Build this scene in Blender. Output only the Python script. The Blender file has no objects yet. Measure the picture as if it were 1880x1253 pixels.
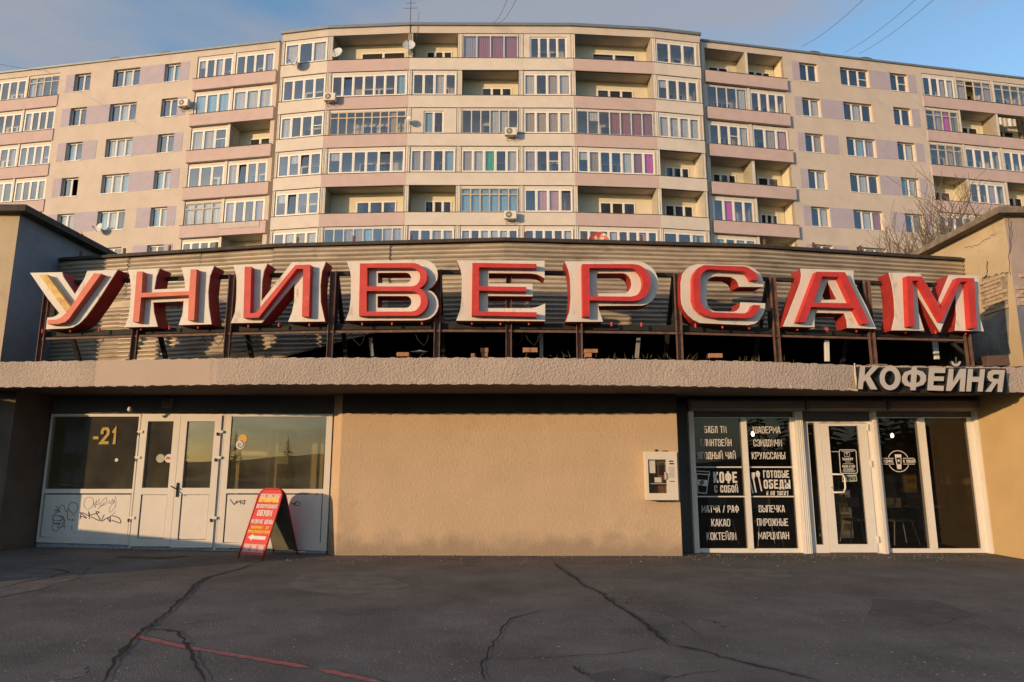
import bpy, math, random
from math import sin, cos, tan, atan, pi, radians
from mathutils import Vector, Matrix
from mathutils.geometry import tessellate_polygon
random.seed(7)
S = bpy.context.scene
COL = S.collection

# ------------------------------------------------------------ camera
TP = 0.182; PIT = atan(TP); FPX = 1253.0; CX, CY = 940.0, 626.5; EYE = 1.6
cd = bpy.data.cameras.new('camera'); cd.sensor_width = 36; cd.lens = 36*FPX/1880
cd.clip_start = .05; cd.clip_end = 3000
cam = bpy.data.objects.new('camera', cd); COL.objects.link(cam)
cam.location = (0, 0, EYE); cam.rotation_euler = (pi/2+PIT, 0, 0); S.camera = cam

# ------------------------------------------------------------ sky, sun, exposure
SUN_AZ = radians(49); SUN_EL = radians(8.2)
W = bpy.data.worlds.new('World'); S.world = W; W.use_nodes = True
nt = W.node_tree; nt.nodes.clear()
N = nt.nodes.new; Lk = nt.links.new
out = N('ShaderNodeOutputWorld'); bg = N('ShaderNodeBackground'); bg.inputs[1].default_value = 0.15
sky = N('ShaderNodeTexSky'); sky.sky_type = 'NISHITA'; sky.sun_disc = False
sky.sun_elevation = SUN_EL; sky.sun_rotation = pi+SUN_AZ
sky.air_density = 1.0; sky.dust_density = 0.6; sky.ozone_density = 1.6
tc = N('ShaderNodeTexCoord'); mp = N('ShaderNodeMapping'); mp.inputs['Scale'].default_value = (1, 1, 3.2)
mp.inputs['Location'].default_value = (0.35, 0.1, 0.4)
nz = N('ShaderNodeTexNoise'); nz.inputs['Scale'].default_value = 1.7; nz.inputs['Detail'].default_value = 7; nz.inputs['Roughness'].default_value = .55
cr = N('ShaderNodeValToRGB'); cr.color_ramp.elements[0].position = .43; cr.color_ramp.elements[1].position = .62
cr.color_ramp.elements[0].color = (0, 0, 0, 1); cr.color_ramp.elements[1].color = (.8, .8, .8, 1)
mx = N('ShaderNodeMixRGB'); mx.inputs[2].default_value = (1.16, 1.17, 1.3, 1)
hs = N('ShaderNodeMixRGB'); hs.blend_type = 'MULTIPLY'; hs.inputs[0].default_value = 1; hs.inputs[2].default_value = (.79, .87, .92, 1)
Lk(tc.outputs['Generated'], mp.inputs[0]); Lk(mp.outputs[0], nz.inputs['Vector']); Lk(nz.outputs['Fac'], cr.inputs[0])
Lk(sky.outputs[0], hs.inputs[1]); Lk(hs.outputs[0], mx.inputs[1]); Lk(cr.outputs[0], mx.inputs[0]); Lk(mx.outputs[0], bg.inputs[0]); Lk(bg.outputs[0], out.inputs[0])
sd = bpy.data.lights.new('sun', 'SUN'); sd.energy = 2.0; sd.angle = radians(.5); sd.color = (1, .66, .36)
sun = bpy.data.objects.new('sun', sd); COL.objects.link(sun)
sdir = Vector((sin(SUN_AZ)*cos(SUN_EL), cos(SUN_AZ)*cos(SUN_EL), -sin(SUN_EL)))
sun.rotation_euler = sdir.to_track_quat('-Z', 'Y').to_euler(); sun.location = -sdir*60
S.view_settings.view_transform = 'Standard'; S.view_settings.look = 'None'
S.view_settings.exposure = 1.12; S.view_settings.gamma = 1.0; S.view_settings.use_curve_mapping = False
S.cycles.max_bounces = 6; S.cycles.transparent_max_bounces = 8; S.cycles.caustics_reflective = False; S.cycles.caustics_refractive = False

# ------------------------------------------------------------ geometry helpers
def ray(px, py):
    a = (px-CX)/FPX; b = (CY-py)/FPX
    return Vector((a, cos(PIT)-b*sin(PIT), sin(PIT)+b*cos(PIT)))
def atY(px, py, Y):
    r = ray(px, py); s = Y/r.y; return Vector((r.x*s, Y, EYE+r.z*s))
def atZ(px, py, z):
    r = ray(px, py); s = (z-EYE)/r.z; return Vector((r.x*s, r.y*s, z))
class Fr:
    """frame: origin, U right, V up, N outward"""
    def __init__(s, o, U, V=None):
        s.o = Vector(o); s.U = Vector(U).normalized(); s.V = Vector(V).normalized() if V else Vector((0, 0, 1)); s.N = s.U.cross(s.V)
    def p(s, u, v, d=0): return s.o+s.U*u+s.V*v+s.N*d
    def hit(s, px, py):
        r = ray(px, py); c = Vector((0, 0, EYE)); t = (s.o-c).dot(s.N)/r.dot(s.N); q = c+r*t-s.o
        return q.dot(s.U), q.dot(s.V)
def plan(a, b):
    a = Vector((a[0], a[1], 0)); b = Vector((b[0], b[1], 0)); f = Fr(a, b-a); f.L = (b-a).length; return f
ORG = {}
class MB:
    def __init__(s): s.v = []; s.f = []; s.m = []; s.mi = 0
    def quad(s, a, b, c, d):
        n = len(s.v); s.v += [a, b, c, d]; s.f.append((n, n+1, n+2, n+3)); s.m.append(s.mi); return s
    def poly(s, pts):
        n = len(s.v); s.v += list(pts); s.f.append(tuple(range(n, n+len(pts)))); s.m.append(s.mi); return s
    def box(s, fr, u0, u1, v0, v1, d0, d1):
        if u0 > u1: u0, u1 = u1, u0
        n = len(s.v)
        for (u, v, d) in ((u0, v0, d0), (u1, v0, d0), (u1, v1, d0), (u0, v1, d0), (u0, v0, d1), (u1, v0, d1), (u1, v1, d1), (u0, v1, d1)): s.v.append(fr.p(u, v, d))
        for q in ((3, 2, 1, 0), (4, 5, 6, 7), (0, 1, 5, 4), (1, 2, 6, 5), (2, 3, 7, 6), (3, 0, 4, 7)):
            s.f.append(tuple(n+i for i in q)); s.m.append(s.mi)
        return s
    def bev(s, fr, u0, u1, v0, v1, d0, d1, r=.01):
        """box with chamfered front edges"""
        if u0 > u1: u0, u1 = u1, u0
        n = len(s.v); e = d1-r
        R = [(u0, v0, u1, v1, d0), (u0, v0, u1, v1, e), (u0+r, v0+r, u1-r, v1-r, d1)]
        for (a, b, c, d, dd) in R:
            for (u, v) in ((a, b), (c, b), (c, d), (a, d)): s.v.append(fr.p(u, v, dd))
        fs = [(3, 2, 1, 0), (8, 9, 10, 11)]
        for k in (0, 4):
            for i in range(4): j = (i+1) % 4; fs.append((k+i, k+j, k+4+j, k+4+i))
        for q in fs: s.f.append(tuple(n+i for i in q)); s.m.append(s.mi)
        return s
    def bar(s, a, b, w, h=None, up=(0, 0, 1)):
        a = Vector(a); b = Vector(b); h = h or w; d = (b-a); L = d.length; d.normalize(); x = d.cross(Vector(up))
        if x.length < 1e-4: x = d.cross(Vector((0, 1, 0)))
        x.normalize(); y = x.cross(d); n = len(s.v)
        for t in (a, b):
            for (i, j) in ((-1, -1), (1, -1), (1, 1), (-1, 1)): s.v.append(t+x*i*w/2+y*j*h/2)
        for q in ((0, 1, 2, 3), (7, 6, 5, 4), (0, 4, 5, 1), (1, 5, 6, 2), (2, 6, 7, 3), (3, 7, 4, 0)): s.f.append(tuple(n+i for i in q)); s.m.append(s.mi)
        return s
    def tube(s, pts, rad, k=6, cap=True):
        pts = [Vector(p) for p in pts]; rr = rad if isinstance(rad, (list, tuple)) else [rad]*len(pts); n0 = len(s.v); px = None
        for i, p in enumerate(pts):
            d = (pts[min(i+1, len(pts)-1)]-pts[max(i-1, 0)]).normalized()
            x = d.cross(Vector((0, 0, 1)) if abs(d.z) < .95 else Vector((0, 1, 0))) if px is None else (px-d*px.dot(d))
            x.normalize(); px = x; y = d.cross(x)
            for j in range(k): a = 2*pi*j/k; s.v.append(p+x*cos(a)*rr[i]+y*sin(a)*rr[i])
        for i in range(len(pts)-1):
            for j in range(k):
                a = n0+i*k+j; b = n0+i*k+(j+1) % k; s.f.append((a, b, b+k, a+k)); s.m.append(s.mi)
        if cap:
            s.f.append(tuple(n0+j for j in range(k))[::-1]); s.m.append(s.mi); e = n0+(len(pts)-1)*k; s.f.append(tuple(e+j for j in range(k))); s.m.append(s.mi)
        return s
    def disc(s, c, n, r, k=20, depth=0, up=(0, 0, 1)):
        n = Vector(n).normalized(); x = n.cross(Vector(up)).normalized(); y = x.cross(n); c = Vector(c)
        ring = [c+x*cos(2*pi*i/k)*r+y*sin(2*pi*i/k)*r for i in range(k)]
        if (ring[1]-ring[0]).cross(ring[2]-ring[1]).dot(n) < 0: ring.reverse()
        s.poly(ring)
        if depth:
            back = [q-n*depth for q in ring]
            for i in range(k): j = (i+1) % k; s.quad(back[i], back[j], ring[j], ring[i])
            s.poly(back[::-1])
        return s
    def prism(s, fr, outer, holes, d0, d1, mside=None, back=True):
        """extruded polygon with holes in frame"""
        loops = [outer]+list(holes); flat = [q for l in loops for q in l]
        tris = tessellate_polygon([[Vector((q[0], q[1], 0)) for q in l] for l in loops])
        n = len(s.v); m0 = s.mi
        for q in flat: s.v.append(fr.p(q[0], q[1], d1))
        nb = len(s.v)
        for q in flat: s.v.append(fr.p(q[0], q[1], d0))
        for t in tris:
            a, b, c = [flat[i] for i in t]
            if (b[0]-a[0])*(c[1]-a[1])-(b[1]-a[1])*(c[0]-a[0]) < 0: t = t[::-1]
            s.f.append((n+t[0], n+t[1], n+t[2])); s.m.append(m0)
            if back: s.f.append((nb+t[2], nb+t[1], nb+t[0])); s.m.append(m0 if mside is None else mside)
        k = 0
        for li, l in enumerate(loops):
            A = sum(l[i][0]*l[(i+1) % len(l)][1]-l[(i+1) % len(l)][0]*l[i][1] for i in range(len(l)))
            ccw = A > 0
            if li: ccw = not ccw
            for i in range(len(l)):
                j = (i+1) % len(l); q = (nb+k+i, nb+k+j, n+k+j, n+k+i)
                s.f.append(q if ccw else q[::-1]); s.m.append(m0 if mside is None else mside)
            k += len(l)
        return s
    def ribbon(s, fr, pts, w, d=0, closed=False):
        P = [Vector((p[0], p[1])) for p in pts]; n = len(P)
        if n < 2: return s
        Lp, Rp = [], []
        for i in range(n):
            a = P[i-1] if (closed or i) else None; b = P[(i+1) % n] if (closed or i < n-1) else None
            d1 = (P[i]-a).normalized() if a is not None else None; d2 = (b-P[i]).normalized() if b is not None else None
            if d1 is None: d1 = d2
            if d2 is None: d2 = d1
            t = d1+d2
            if t.length < .1: t = d2.copy()
            t.normalize(); nn = Vector((-t.y, t.x)); c = max(.45, nn.dot(Vector((-d2.y, d2.x))))
            Lp.append(P[i]+nn*w/2/c); Rp.append(P[i]-nn*w/2/c)
        m = n if closed else n-1
        for i in range(m):
            j = (i+1) % n; s.quad(fr.p(*Rp[i], d), fr.p(*Rp[j], d), fr.p(*Lp[j], d), fr.p(*Lp[i], d))
        return s
    def build(s, name, mats, parent=None, smooth=False, **props):
        if not isinstance(mats, (list, tuple)): mats = [mats]
        root = parent
        while root is not None and root.parent is not None: root = root.parent
        off = ORG.get(root.name, Vector()) if root is not None else Vector()
        me = bpy.data.meshes.new(name); me.from_pydata([tuple(Vector(v)-off) for v in s.v], [], s.f)
        for m in mats: me.materials.append(m)
        if len(mats) > 1: me.polygons.foreach_set('material_index', s.m)
        if smooth: me.polygons.foreach_set('use_smooth', [True]*len(me.polygons))
        me.update(); o = bpy.data.objects.new(name, me); COL.objects.link(o)
        if parent is not None: o.parent = parent
        for k, v in props.items(): o[k] = v
        return o
def thing(name, loc, label, cat, group=None):
    o = bpy.data.objects.new(name, None); COL.objects.link(o); o.location = loc; ORG[o.name] = Vector(loc); o.empty_display_size = .1
    o['label'] = label; o['category'] = cat
    if group: o['group'] = group
    return o
def box(name, fr, r, mat, parent, **k): return MB().box(fr, *r).build(name, mat, parent, **k)
WF = Fr((0, 0, 0), (1, 0, 0))            # world frame: u=X v=Z d=-Y

# ------------------------------------------------------------ materials
def M(name, c, rough=.8, var=.12, sc=3.0, bump=0, bsc=40, metal=0, c2=None, spots=None, spec=.4, detail=6, stretch=None, bdist=.01):
    m = bpy.data.materials.new(name); m.use_nodes = True; t = m.node_tree; b = t.nodes['Principled BSDF']
    b.inputs['Roughness'].default_value = rough; b.inputs['Metallic'].default_value = metal; b.inputs['Specular IOR Level'].default_value = spec
    co = t.nodes.new('ShaderNodeTexCoord'); src = co.outputs['Object']
    if stretch:
        mpn = t.nodes.new('ShaderNodeMapping'); mpn.inputs['Scale'].default_value = stretch; t.links.new(src, mpn.inputs[0]); src = mpn.outputs[0]
    n = t.nodes.new('ShaderNodeTexNoise'); n.inputs['Scale'].default_value = sc; n.inputs['Detail'].default_value = detail; n.inputs['Roughness'].default_value = .62
    t.links.new(src, n.inputs['Vector'])
    r = t.nodes.new('ShaderNodeValToRGB'); r.color_ramp.elements[0].position = .3; r.color_ramp.elements[1].position = .7
    a = [max(0, x*(1-var)) for x in c]; d = c2 or [min(1, x*(1+var)) for x in c]
    r.color_ramp.elements[0].color = (*a, 1); r.color_ramp.elements[1].color = (*d, 1)
    t.links.new(n.outputs['Fac'], r.inputs[0]); last = r.outputs[0]
    if spots:      # (colour, scale, threshold, softness)
        n2 = t.nodes.new('ShaderNodeTexNoise'); n2.inputs['Scale'].default_value = spots[1]; n2.inputs['Detail'].default_value = 8; n2.inputs['Roughness'].default_value = .7
        t.links.new(src, n2.inputs['Vector']); r2 = t.nodes.new('ShaderNodeValToRGB')
        r2.color_ramp.elements[0].position = spots[2]; r2.color_ramp.elements[1].position = min(1, spots[2]+spots[3])
        mm = t.nodes.new('ShaderNodeMixRGB'); mm.inputs[2].default_value = (*spots[0], 1); t.links.new(n2.outputs['Fac'], r2.inputs[0])
        t.links.new(r2.outputs[0], mm.inputs[0]); t.links.new(last, mm.inputs[1]); last = mm.outputs[0]
    t.links.new(last, b.inputs['Base Color'])
    if bump:
        n3 = t.nodes.new('ShaderNodeTexNoise'); n3.inputs['Scale'].default_value = bsc; n3.inputs['Detail'].default_value = 4
        t.links.new(src, n3.inputs['Vector']); bb = t.nodes.new('ShaderNodeBump'); bb.inputs['Strength'].default_value = bump; bb.inputs['Distance'].default_value = bdist
        t.links.new(n3.outputs['Fac'], bb.inputs['Height']); t.links.new(bb.outputs[0], b.inputs['Normal'])
    return m
def glass(name, tint, refl, rough=.0, wav=0, dust=None):
    m = bpy.data.materials.new(name); m.use_nodes = True; t = m.node_tree; t.nodes.clear()
    o = t.nodes.new('ShaderNodeOutputMaterial'); mix = t.nodes.new('ShaderNodeMixShader'); tr = t.nodes.new('ShaderNodeBsdfTransparent'); gl = t.nodes.new('ShaderNodeBsdfGlossy')
    tr.inputs[0].default_value = (*tint, 1); gl.inputs['Roughness'].default_value = rough
    fr = t.nodes.new('ShaderNodeFresnel'); ge = t.nodes.new('ShaderNodeNewGeometry'); io = t.nodes.new('ShaderNodeMath'); io.operation = 'MULTIPLY_ADD'; io.inputs[1].default_value = -.8333; io.inputs[2].default_value = 1.5   # thin sheet: the same from both sides
    t.links.new(ge.outputs['Backfacing'], io.inputs[0]); t.links.new(io.outputs[0], fr.inputs[0])
    ma = t.nodes.new('ShaderNodeMath'); ma.operation = 'MULTIPLY_ADD'; ma.inputs[1].default_value = 1.0; ma.inputs[2].default_value = refl; ma.use_clamp = True
    t.links.new(fr.outputs[0], ma.inputs[0]); t.links.new(ma.outputs[0], mix.inputs[0]); t.links.new(tr.outputs[0], mix.inputs[1]); t.links.new(gl.outputs[0], mix.inputs[2]); t.links.new(mix.outputs[0], o.inputs[0])
    if dust:
        df = t.nodes.new('ShaderNodeBsdfDiffuse'); df.inputs[0].default_value = (*dust[0], 1); m2 = t.nodes.new('ShaderNodeMixShader'); dn = t.nodes.new('ShaderNodeTexNoise'); dn.inputs['Scale'].default_value = 2.2; dn.inputs['Detail'].default_value = 8
        dc = t.nodes.new('ShaderNodeTexCoord'); mr = t.nodes.new('ShaderNodeMapRange'); mr.inputs[1].default_value = .3; mr.inputs[2].default_value = .75; mr.inputs[3].default_value = dust[1]*.5; mr.inputs[4].default_value = dust[1]*1.6
        t.links.new(dc.outputs['Object'], dn.inputs['Vector']); t.links.new(dn.outputs['Fac'], mr.inputs[0]); t.links.new(mr.outputs[0], m2.inputs[0]); t.links.new(mix.outputs[0], m2.inputs[1]); t.links.new(df.outputs[0], m2.inputs[2]); t.links.new(m2.outputs[0], o.inputs[0])
    if wav:
        co = t.nodes.new('ShaderNodeTexCoord'); n = t.nodes.new('ShaderNodeTexNoise'); n.inputs['Scale'].default_value = .9; n.inputs['Detail'].default_value = 1
        b = t.nodes.new('ShaderNodeBump'); b.inputs['Strength'].default_value = wav; b.inputs['Distance'].default_value = .1
        t.links.new(co.outputs['Object'], n.inputs['Vector']); t.links.new(n.outputs['Fac'], b.inputs['Height']); t.links.new(b.outputs[0], gl.inputs['Normal']); t.links.new(b.outputs[0], fr.inputs['Normal'])
    return m
def emis(name, c, s):
    m = bpy.data.materials.new(name); m.use_nodes = True; t = m.node_tree; b = t.nodes['Principled BSDF']; b.inputs['Base Color'].default_value = (*c, 1)
    b.inputs['Emission Color'].default_value = (*c, 1); b.inputs['Emission Strength'].default_value = s; return m

mCream = M('apartment_cream', (.60, .55, .505), .9, .06, 1.2, .25, 60, spots=((.51, .45, .39), .7, .55, .3))
mSand = M('apartment_sand', (.53, .465, .415), .9, .07, .8, .25, 60, spots=((.46, .39, .33), .5, .52, .3))
mPink = M('apartment_pink', (.50, .39, .385), .9, .06, 1.5, .25, 60)
mLilac = M('apartment_lilac', (.40, .36, .44), .9, .06, 1.5, .25, 60)
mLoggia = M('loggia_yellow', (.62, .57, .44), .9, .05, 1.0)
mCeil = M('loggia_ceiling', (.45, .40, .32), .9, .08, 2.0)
mPier = M('apartment_pier', (.62, .58, .53), .85, .08, 4.0)
mPVC = M('white_frame', (.74, .72, .69), .45, .04, 6.0)
mWood = M('old_wood_frame', (.50, .44, .36), .75, .2, 9.0)
mAlu = M('aluminium_frame', (.60, .60, .60), .4, .06, 6.0)
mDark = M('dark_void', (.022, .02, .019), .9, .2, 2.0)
mRoof = M('zinc_flashing', (.20, .235, .26), .45, .12, 2.0, metal=.4)
mGap = M('sealant_dark', (.05, .045, .04), .9, .3, 8)
mGlass = glass('window_glass', (.88, .90, .92), .22)
mGlassS = glass('shop_glass', (.75, .73, .62), .09, wav=.018, dust=((.30, .25, .14), .13))
mGlassC = glass('cafe_glass', (.42, .42, .40), .015, wav=.01, dust=((.25, .22, .18), .012))
CUR = {'w': (.62, .62, .6), 'g': (.05, .50, .25), 'p': (.66, .36, .34), 'r': (.38, .13, .10), 'b': (.30, .52, .66), 't': (.50, .42, .34), 'm': (.80, .05, .42), 'l': (.42, .37, .44), 'y': (.42, .34, .2), 'q': (.42, .15, .16)}
mCur = {k: M('curtain_'+k, v, .9, .1, 5.0) for k, v in CUR.items()}
# ------------------------------------------------------------ ground
def zb(x):
    T = ((-60, .16), (-9, .12), (-6.5, .075), (-3.3, 0), (3.3, -.01), (5, -.03), (9.5, -.03), (60, -.05))
    for (a, za), (b, zc) in zip(T, T[1:]):
        if a <= x <= b: return za+(zc-za)*(x-a)/(b-a)
    return 0
def gz(x, y):
    w = min(1, max(0, (y-3)/8.5)); w = w*w*(3-2*w)
    if y > 16: w *= max(0, 1-(y-16)/10)
    return zb(x)*w
def grid_axis(lo, hi, step, far):
    a = [lo+i*step for i in range(int((hi-lo)/step)+1)]; f = [20, 40, 80, 160, 400, far]
    return [lo-q for q in f[::-1]]+a+[hi+q for q in f]
XS = grid_axis(-14, 14, .5, 1400); YS = grid_axis(0, 16, .5, 1400)
v = [(x, y, gz(x, y)+.006*sin(x*1.7+y)*cos(y*2.1) if 0 < y < 14 and abs(x) < 14 else gz(x, y)) for y in YS for x in XS]
nx = len(XS); f = [(j*nx+i, j*nx+i+1, (j+1)*nx+i+1, (j+1)*nx+i) for j in range(len(YS)-1) for i in range(nx-1)]
mAsph = M('asphalt', (.105, .096, .090), .88, .38, .9, .8, 75, spots=((.36, .33, .30), 38, .60, .06), bdist=.016)
t = mAsph.node_tree; b_ = t.nodes['Principled BSDF']
n4 = t.nodes.new('ShaderNodeTexVoronoi'); n4.inputs['Scale'].default_value = 9; r4 = t.nodes.new('ShaderNodeValToRGB')
r4.color_ramp.elements[0].position = .035; r4.color_ramp.elements[1].position = .06; r4.color_ramp.elements[0].color = (1, 1, 1, 1); r4.color_ramp.elements[1].color = (0, 0, 0, 1)
co4 = t.nodes.new('ShaderNodeTexCoord'); m4 = t.nodes.new('ShaderNodeMixRGB'); m4.inputs[2].default_value = (.30, .29, .27, 1)
old = b_.inputs['Base Color'].links[0].from_socket
t.links.new(co4.outputs['Object'], n4.inputs['Vector']); t.links.new(n4.outputs['Distance'], r4.inputs[0]); t.links.new(r4.outputs[0], m4.inputs[0]); t.links.new(old, m4.inputs[1]); t.links.new(m4.outputs[0], b_.inputs['Base Color'])
mb = MB(); mb.v = [Vector(q) for q in v]; mb.f = f; mb.build('ground', mAsph, smooth=True, kind='structure')
mCrack = M('crack_tar', (.012, .012, .012), .95, .3, 30)
mRed = M('faded_red_paint', (.36, .10, .09), .85, .25, 8, spots=((.13, .12, .11), 16, .53, .06))
def gpt(px, py):
    q = atZ(px, py, 0)
    for _ in range(4): q = atZ(px, py, gz(q.x, q.y)+.006*sin(q.x*1.7+q.y)*cos(q.y*2.1))
    return q
def gribbon(name, pts, w, mat, dz=.008, jit=1.0, sub=5, taper=True):
    P = [gpt(*p) for p in pts]; Q = []
    for a, b in zip(P, P[1:]):
        for i in range(sub): Q.append(a.lerp(b, i/sub)+Vector((random.gauss(0, .012)*jit, random.gauss(0, .012)*jit, 0)))
    Q.append(P[-1]); mb = MB(); n = len(Q); W_ = []
    for i, q in enumerate(Q):
        d = (Q[min(i+1, n-1)]-Q[max(i-1, 0)]).normalized(); nn = Vector((-d.y, d.x, 0))
        e = min(1, (i+.3)/3, (n-i-.7)/3) if taper else 1
        ww = w*.85*(.55+.9*random.random()*jit if jit else 1.2)*e/2; W_.append((q+nn*ww, q-nn*ww))
    for (a, b), (c, d) in zip(W_, W_[1:]):
        z = Vector((0, 0, dz)); mb.quad(b+z, d+z, c+z, a+z)
    return mb.build(name, mat, kind='structure')
CR = [([(478, 1032), (430, 1048), (375, 1063), (358, 1074), (345, 1092), (320, 1113), (298, 1133), (275, 1150), (240, 1177), (215, 1210), (188, 1256)], .045),
      ([(262, 1157), (300, 1157), (325, 1162), (340, 1176), (343, 1190), (365, 1225), (380, 1256)], .03),
      ([(1015, 1031), (1045, 1055), (1072, 1076), (1105, 1090), (1118, 1101), (1140, 1118), (1180, 1144), (1205, 1166), (1232, 1187)], .04),
      ([(1228, 1185), (1290, 1197), (1340, 1212), (1440, 1235), (1520, 1256)], .03),
      ([(1000, 1120), (940, 1136), (920, 1155), (912, 1175), (895, 1200), (884, 1225), (892, 1256)], .018),
      ([(900, 1212), (1000, 1209), (1110, 1203), (1225, 1188)], .01),
      ([(-5, 1084), (40, 1070), (92, 1061), (127, 1051), (100, 1046), (40, 1044)], .03),
      ([(127, 1052), (150, 1056), (170, 1040)], .012),
      ([(1165, 1118), (1215, 1126), (1250, 1140), (1265, 1152), (1290, 1172)], .009),
      ([(1100, 1092), (1130, 1088), (1160, 1096), (1150, 1110), (1130, 1104)], .01), ([(1128, 1088), (1122, 1102), (1145, 1098)], .008),
      ([(1200, 1250), (1260, 1240), (1340, 1233)], .01), ([(1700, 1128), (1760, 1140), (1800, 1146)], .01),
      ([(1050, 1225), (1070, 1237), (1085, 1243)], .03), ([(1300, 1141), (1325, 1146)], .05), ([(1318, 1152), (1334, 1150)], .03),
      ([(640, 1021), (700, 1026), (760, 1023), (850, 1030), (900, 1024)], .02), ([(925, 1024), (1060, 1027), (1180, 1024), (1250, 1027)], .018)]
for p, w in CR: gribbon('pavement_crack', p, w, mCrack)
gribbon('red_painted_line', [(225, 1163), (290, 1178), (330, 1187), (420, 1202), (500, 1215), (573, 1228)], .12, mRed, .005, .35, 8)
gribbon('red_painted_line', [(586, 1231), (640, 1241), (705, 1256)], .13, mRed, .005, .35, 8)
# worn, patched surface: slightly sunken repair patches with their own edges
mPat = M('asphalt_repair', (.075, .07, .069), .9, .3, 2.5, .9, 90, spots=((.16, .15, .14), 60, .64, .05), bdist=.012)
mPat2 = M('asphalt_worn', (.132, .120, .110), .9, .3, 3, .9, 120, spots=((.11, .10, .09), 9, .55, .1), bdist=.012)
def blob(pts, mat, dz, sub_=6):
    P = [gpt(*p) for p in pts]; Q = []
    for a, b in zip(P, P[1:]+P[:1]):
        for i in range(sub_): Q.append(a.lerp(b, i/sub_)+Vector((random.gauss(0, .02), random.gauss(0, .02), 0)))
    c = sum(Q, Vector())/len(Q); mb = MB(); z = Vector((0, 0, dz))
    for a, b in zip(Q, Q[1:]+Q[:1]): mb.poly([c+z, b+z, a+z] if (b-c).cross(a-c).z > 0 else [c+z, a+z, b+z])
    return mb
for pts_, mt_ in (([(-80, 1070), (40, 1052), (120, 1049), (150, 1060), (60, 1085), (-60, 1110)], mPat2),
        ([(560, 1052), (680, 1050), (760, 1075), (640, 1095), (520, 1080)], mPat2), ([(1085, 1240), (1150, 1228), (1230, 1240), (1200, 1268), (1100, 1268)], mPat),
        ([(1600, 1100), (1720, 1104), (1790, 1130), (1700, 1150), (1590, 1130)], mPat), ([(1320, 1046), (1440, 1044), (1460, 1060), (1340, 1066)], mPat2), ([(100, 1225), (160, 1222), (165, 1242), (105, 1248)], mPat2)):
    blob(pts_, mt_, .0035).build('asphalt_patch', mt_, kind='structure')
# crumbs and grit gathered along the foot of the walls
mb = MB()
for i in range(900):
    px = random.uniform(60, 1820); q = gpt(px, 1019+abs(random.gauss(0, 7))*1.0); r = random.uniform(.006, .028)*random.random()**.5; a = random.random()*6; n0 = len(mb.v)
    for k_ in range(3): mb.v.append(q+Vector((r*cos(a+k_*2.1), r*sin(a+k_*2.1), 0)))
    mb.v.append(q+Vector((0, 0, r*.8))); mb.f += [(n0, n0+1, n0+3), (n0+1, n0+2, n0+3), (n0+2, n0, n0+3)]; mb.m += [0]*3
mb.build('wall_foot_grit', M('grit', (.17, .145, .12), .95, .3, 20), kind='stuff', label='grit and crumbled render along the foot of the walls')
# lighter speckles of trodden litter
mLit = M('pale_litter', (.42, .40, .37), .8, .1, 4)
mb = MB()
for i in range(230):
    px = random.uniform(-60, 1940); py = 1030+225*random.random()**1.1; q = gpt(px, py); r = random.uniform(.004, .015); a = random.random()*3
    x = Vector((cos(a), sin(a), 0))*r; y = Vector((-sin(a), cos(a), 0))*r*.5; z = Vector((0, 0, .012)); mb.quad(q-x-y+z, q+x-y+z, q+x+y+z, q-x+y+z)
mb.build('litter_specks', mLit, kind='stuff', label='pale specks of litter scattered over the dark asphalt')

# ------------------------------------------------------------ apartment building
Z1 = 29.24; FH = 2.8
APT = thing('apartment_building', (0, 43, 0), 'long nine storey cream and pink panel apartment building with bowed centre behind the shop', 'apartment building')
def zp(px, py, z=Z1): q = atZ(px, py, z); return (q.x, q.y)
lw0, lw1 = zp(-40, 187.7), zp(507.3, 128.9)
rw0, rw1 = zp(1291, 127.8), zp(1930, 198.3)
pts = [zp(515.5, 121.4), zp(601.5, 111.8), zp(752, 106.4), zp(1052, 107.4), zp(1201.3, 114.6), zp(1287, 123.4)]
LW = plan(lw0, lw1); RW = plan(rw0, rw1)
LW.o -= LW.N*.22; RW.o -= RW.N*.22      # wall planes; balcony bands stand proud
CA, CB, CC, CD, CE = [plan(a, b) for a, b in zip(pts, pts[1:])]
npane = [0]; extra = MB(); CR_ = random.Random(21)
def zs(k): return Z1-FH*k
def curtain(fr, u0, u1, z0, z1, d, code, parent):
    mb = MB(); n = 14; W = []
    for i in range(n+1):
        u = u0+(u1-u0)*i/n; W.append((u, d+.018*sin(i*2.2+u*9)))
    for (a, da), (b, db) in zip(W, W[1:]): mb.quad(fr.p(a, z0, da), fr.p(b, z0, db), fr.p(b, z1, db), fr.p(a, z1, da))
    mb.build('curtain', mCur[code], parent, smooth=True)
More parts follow.
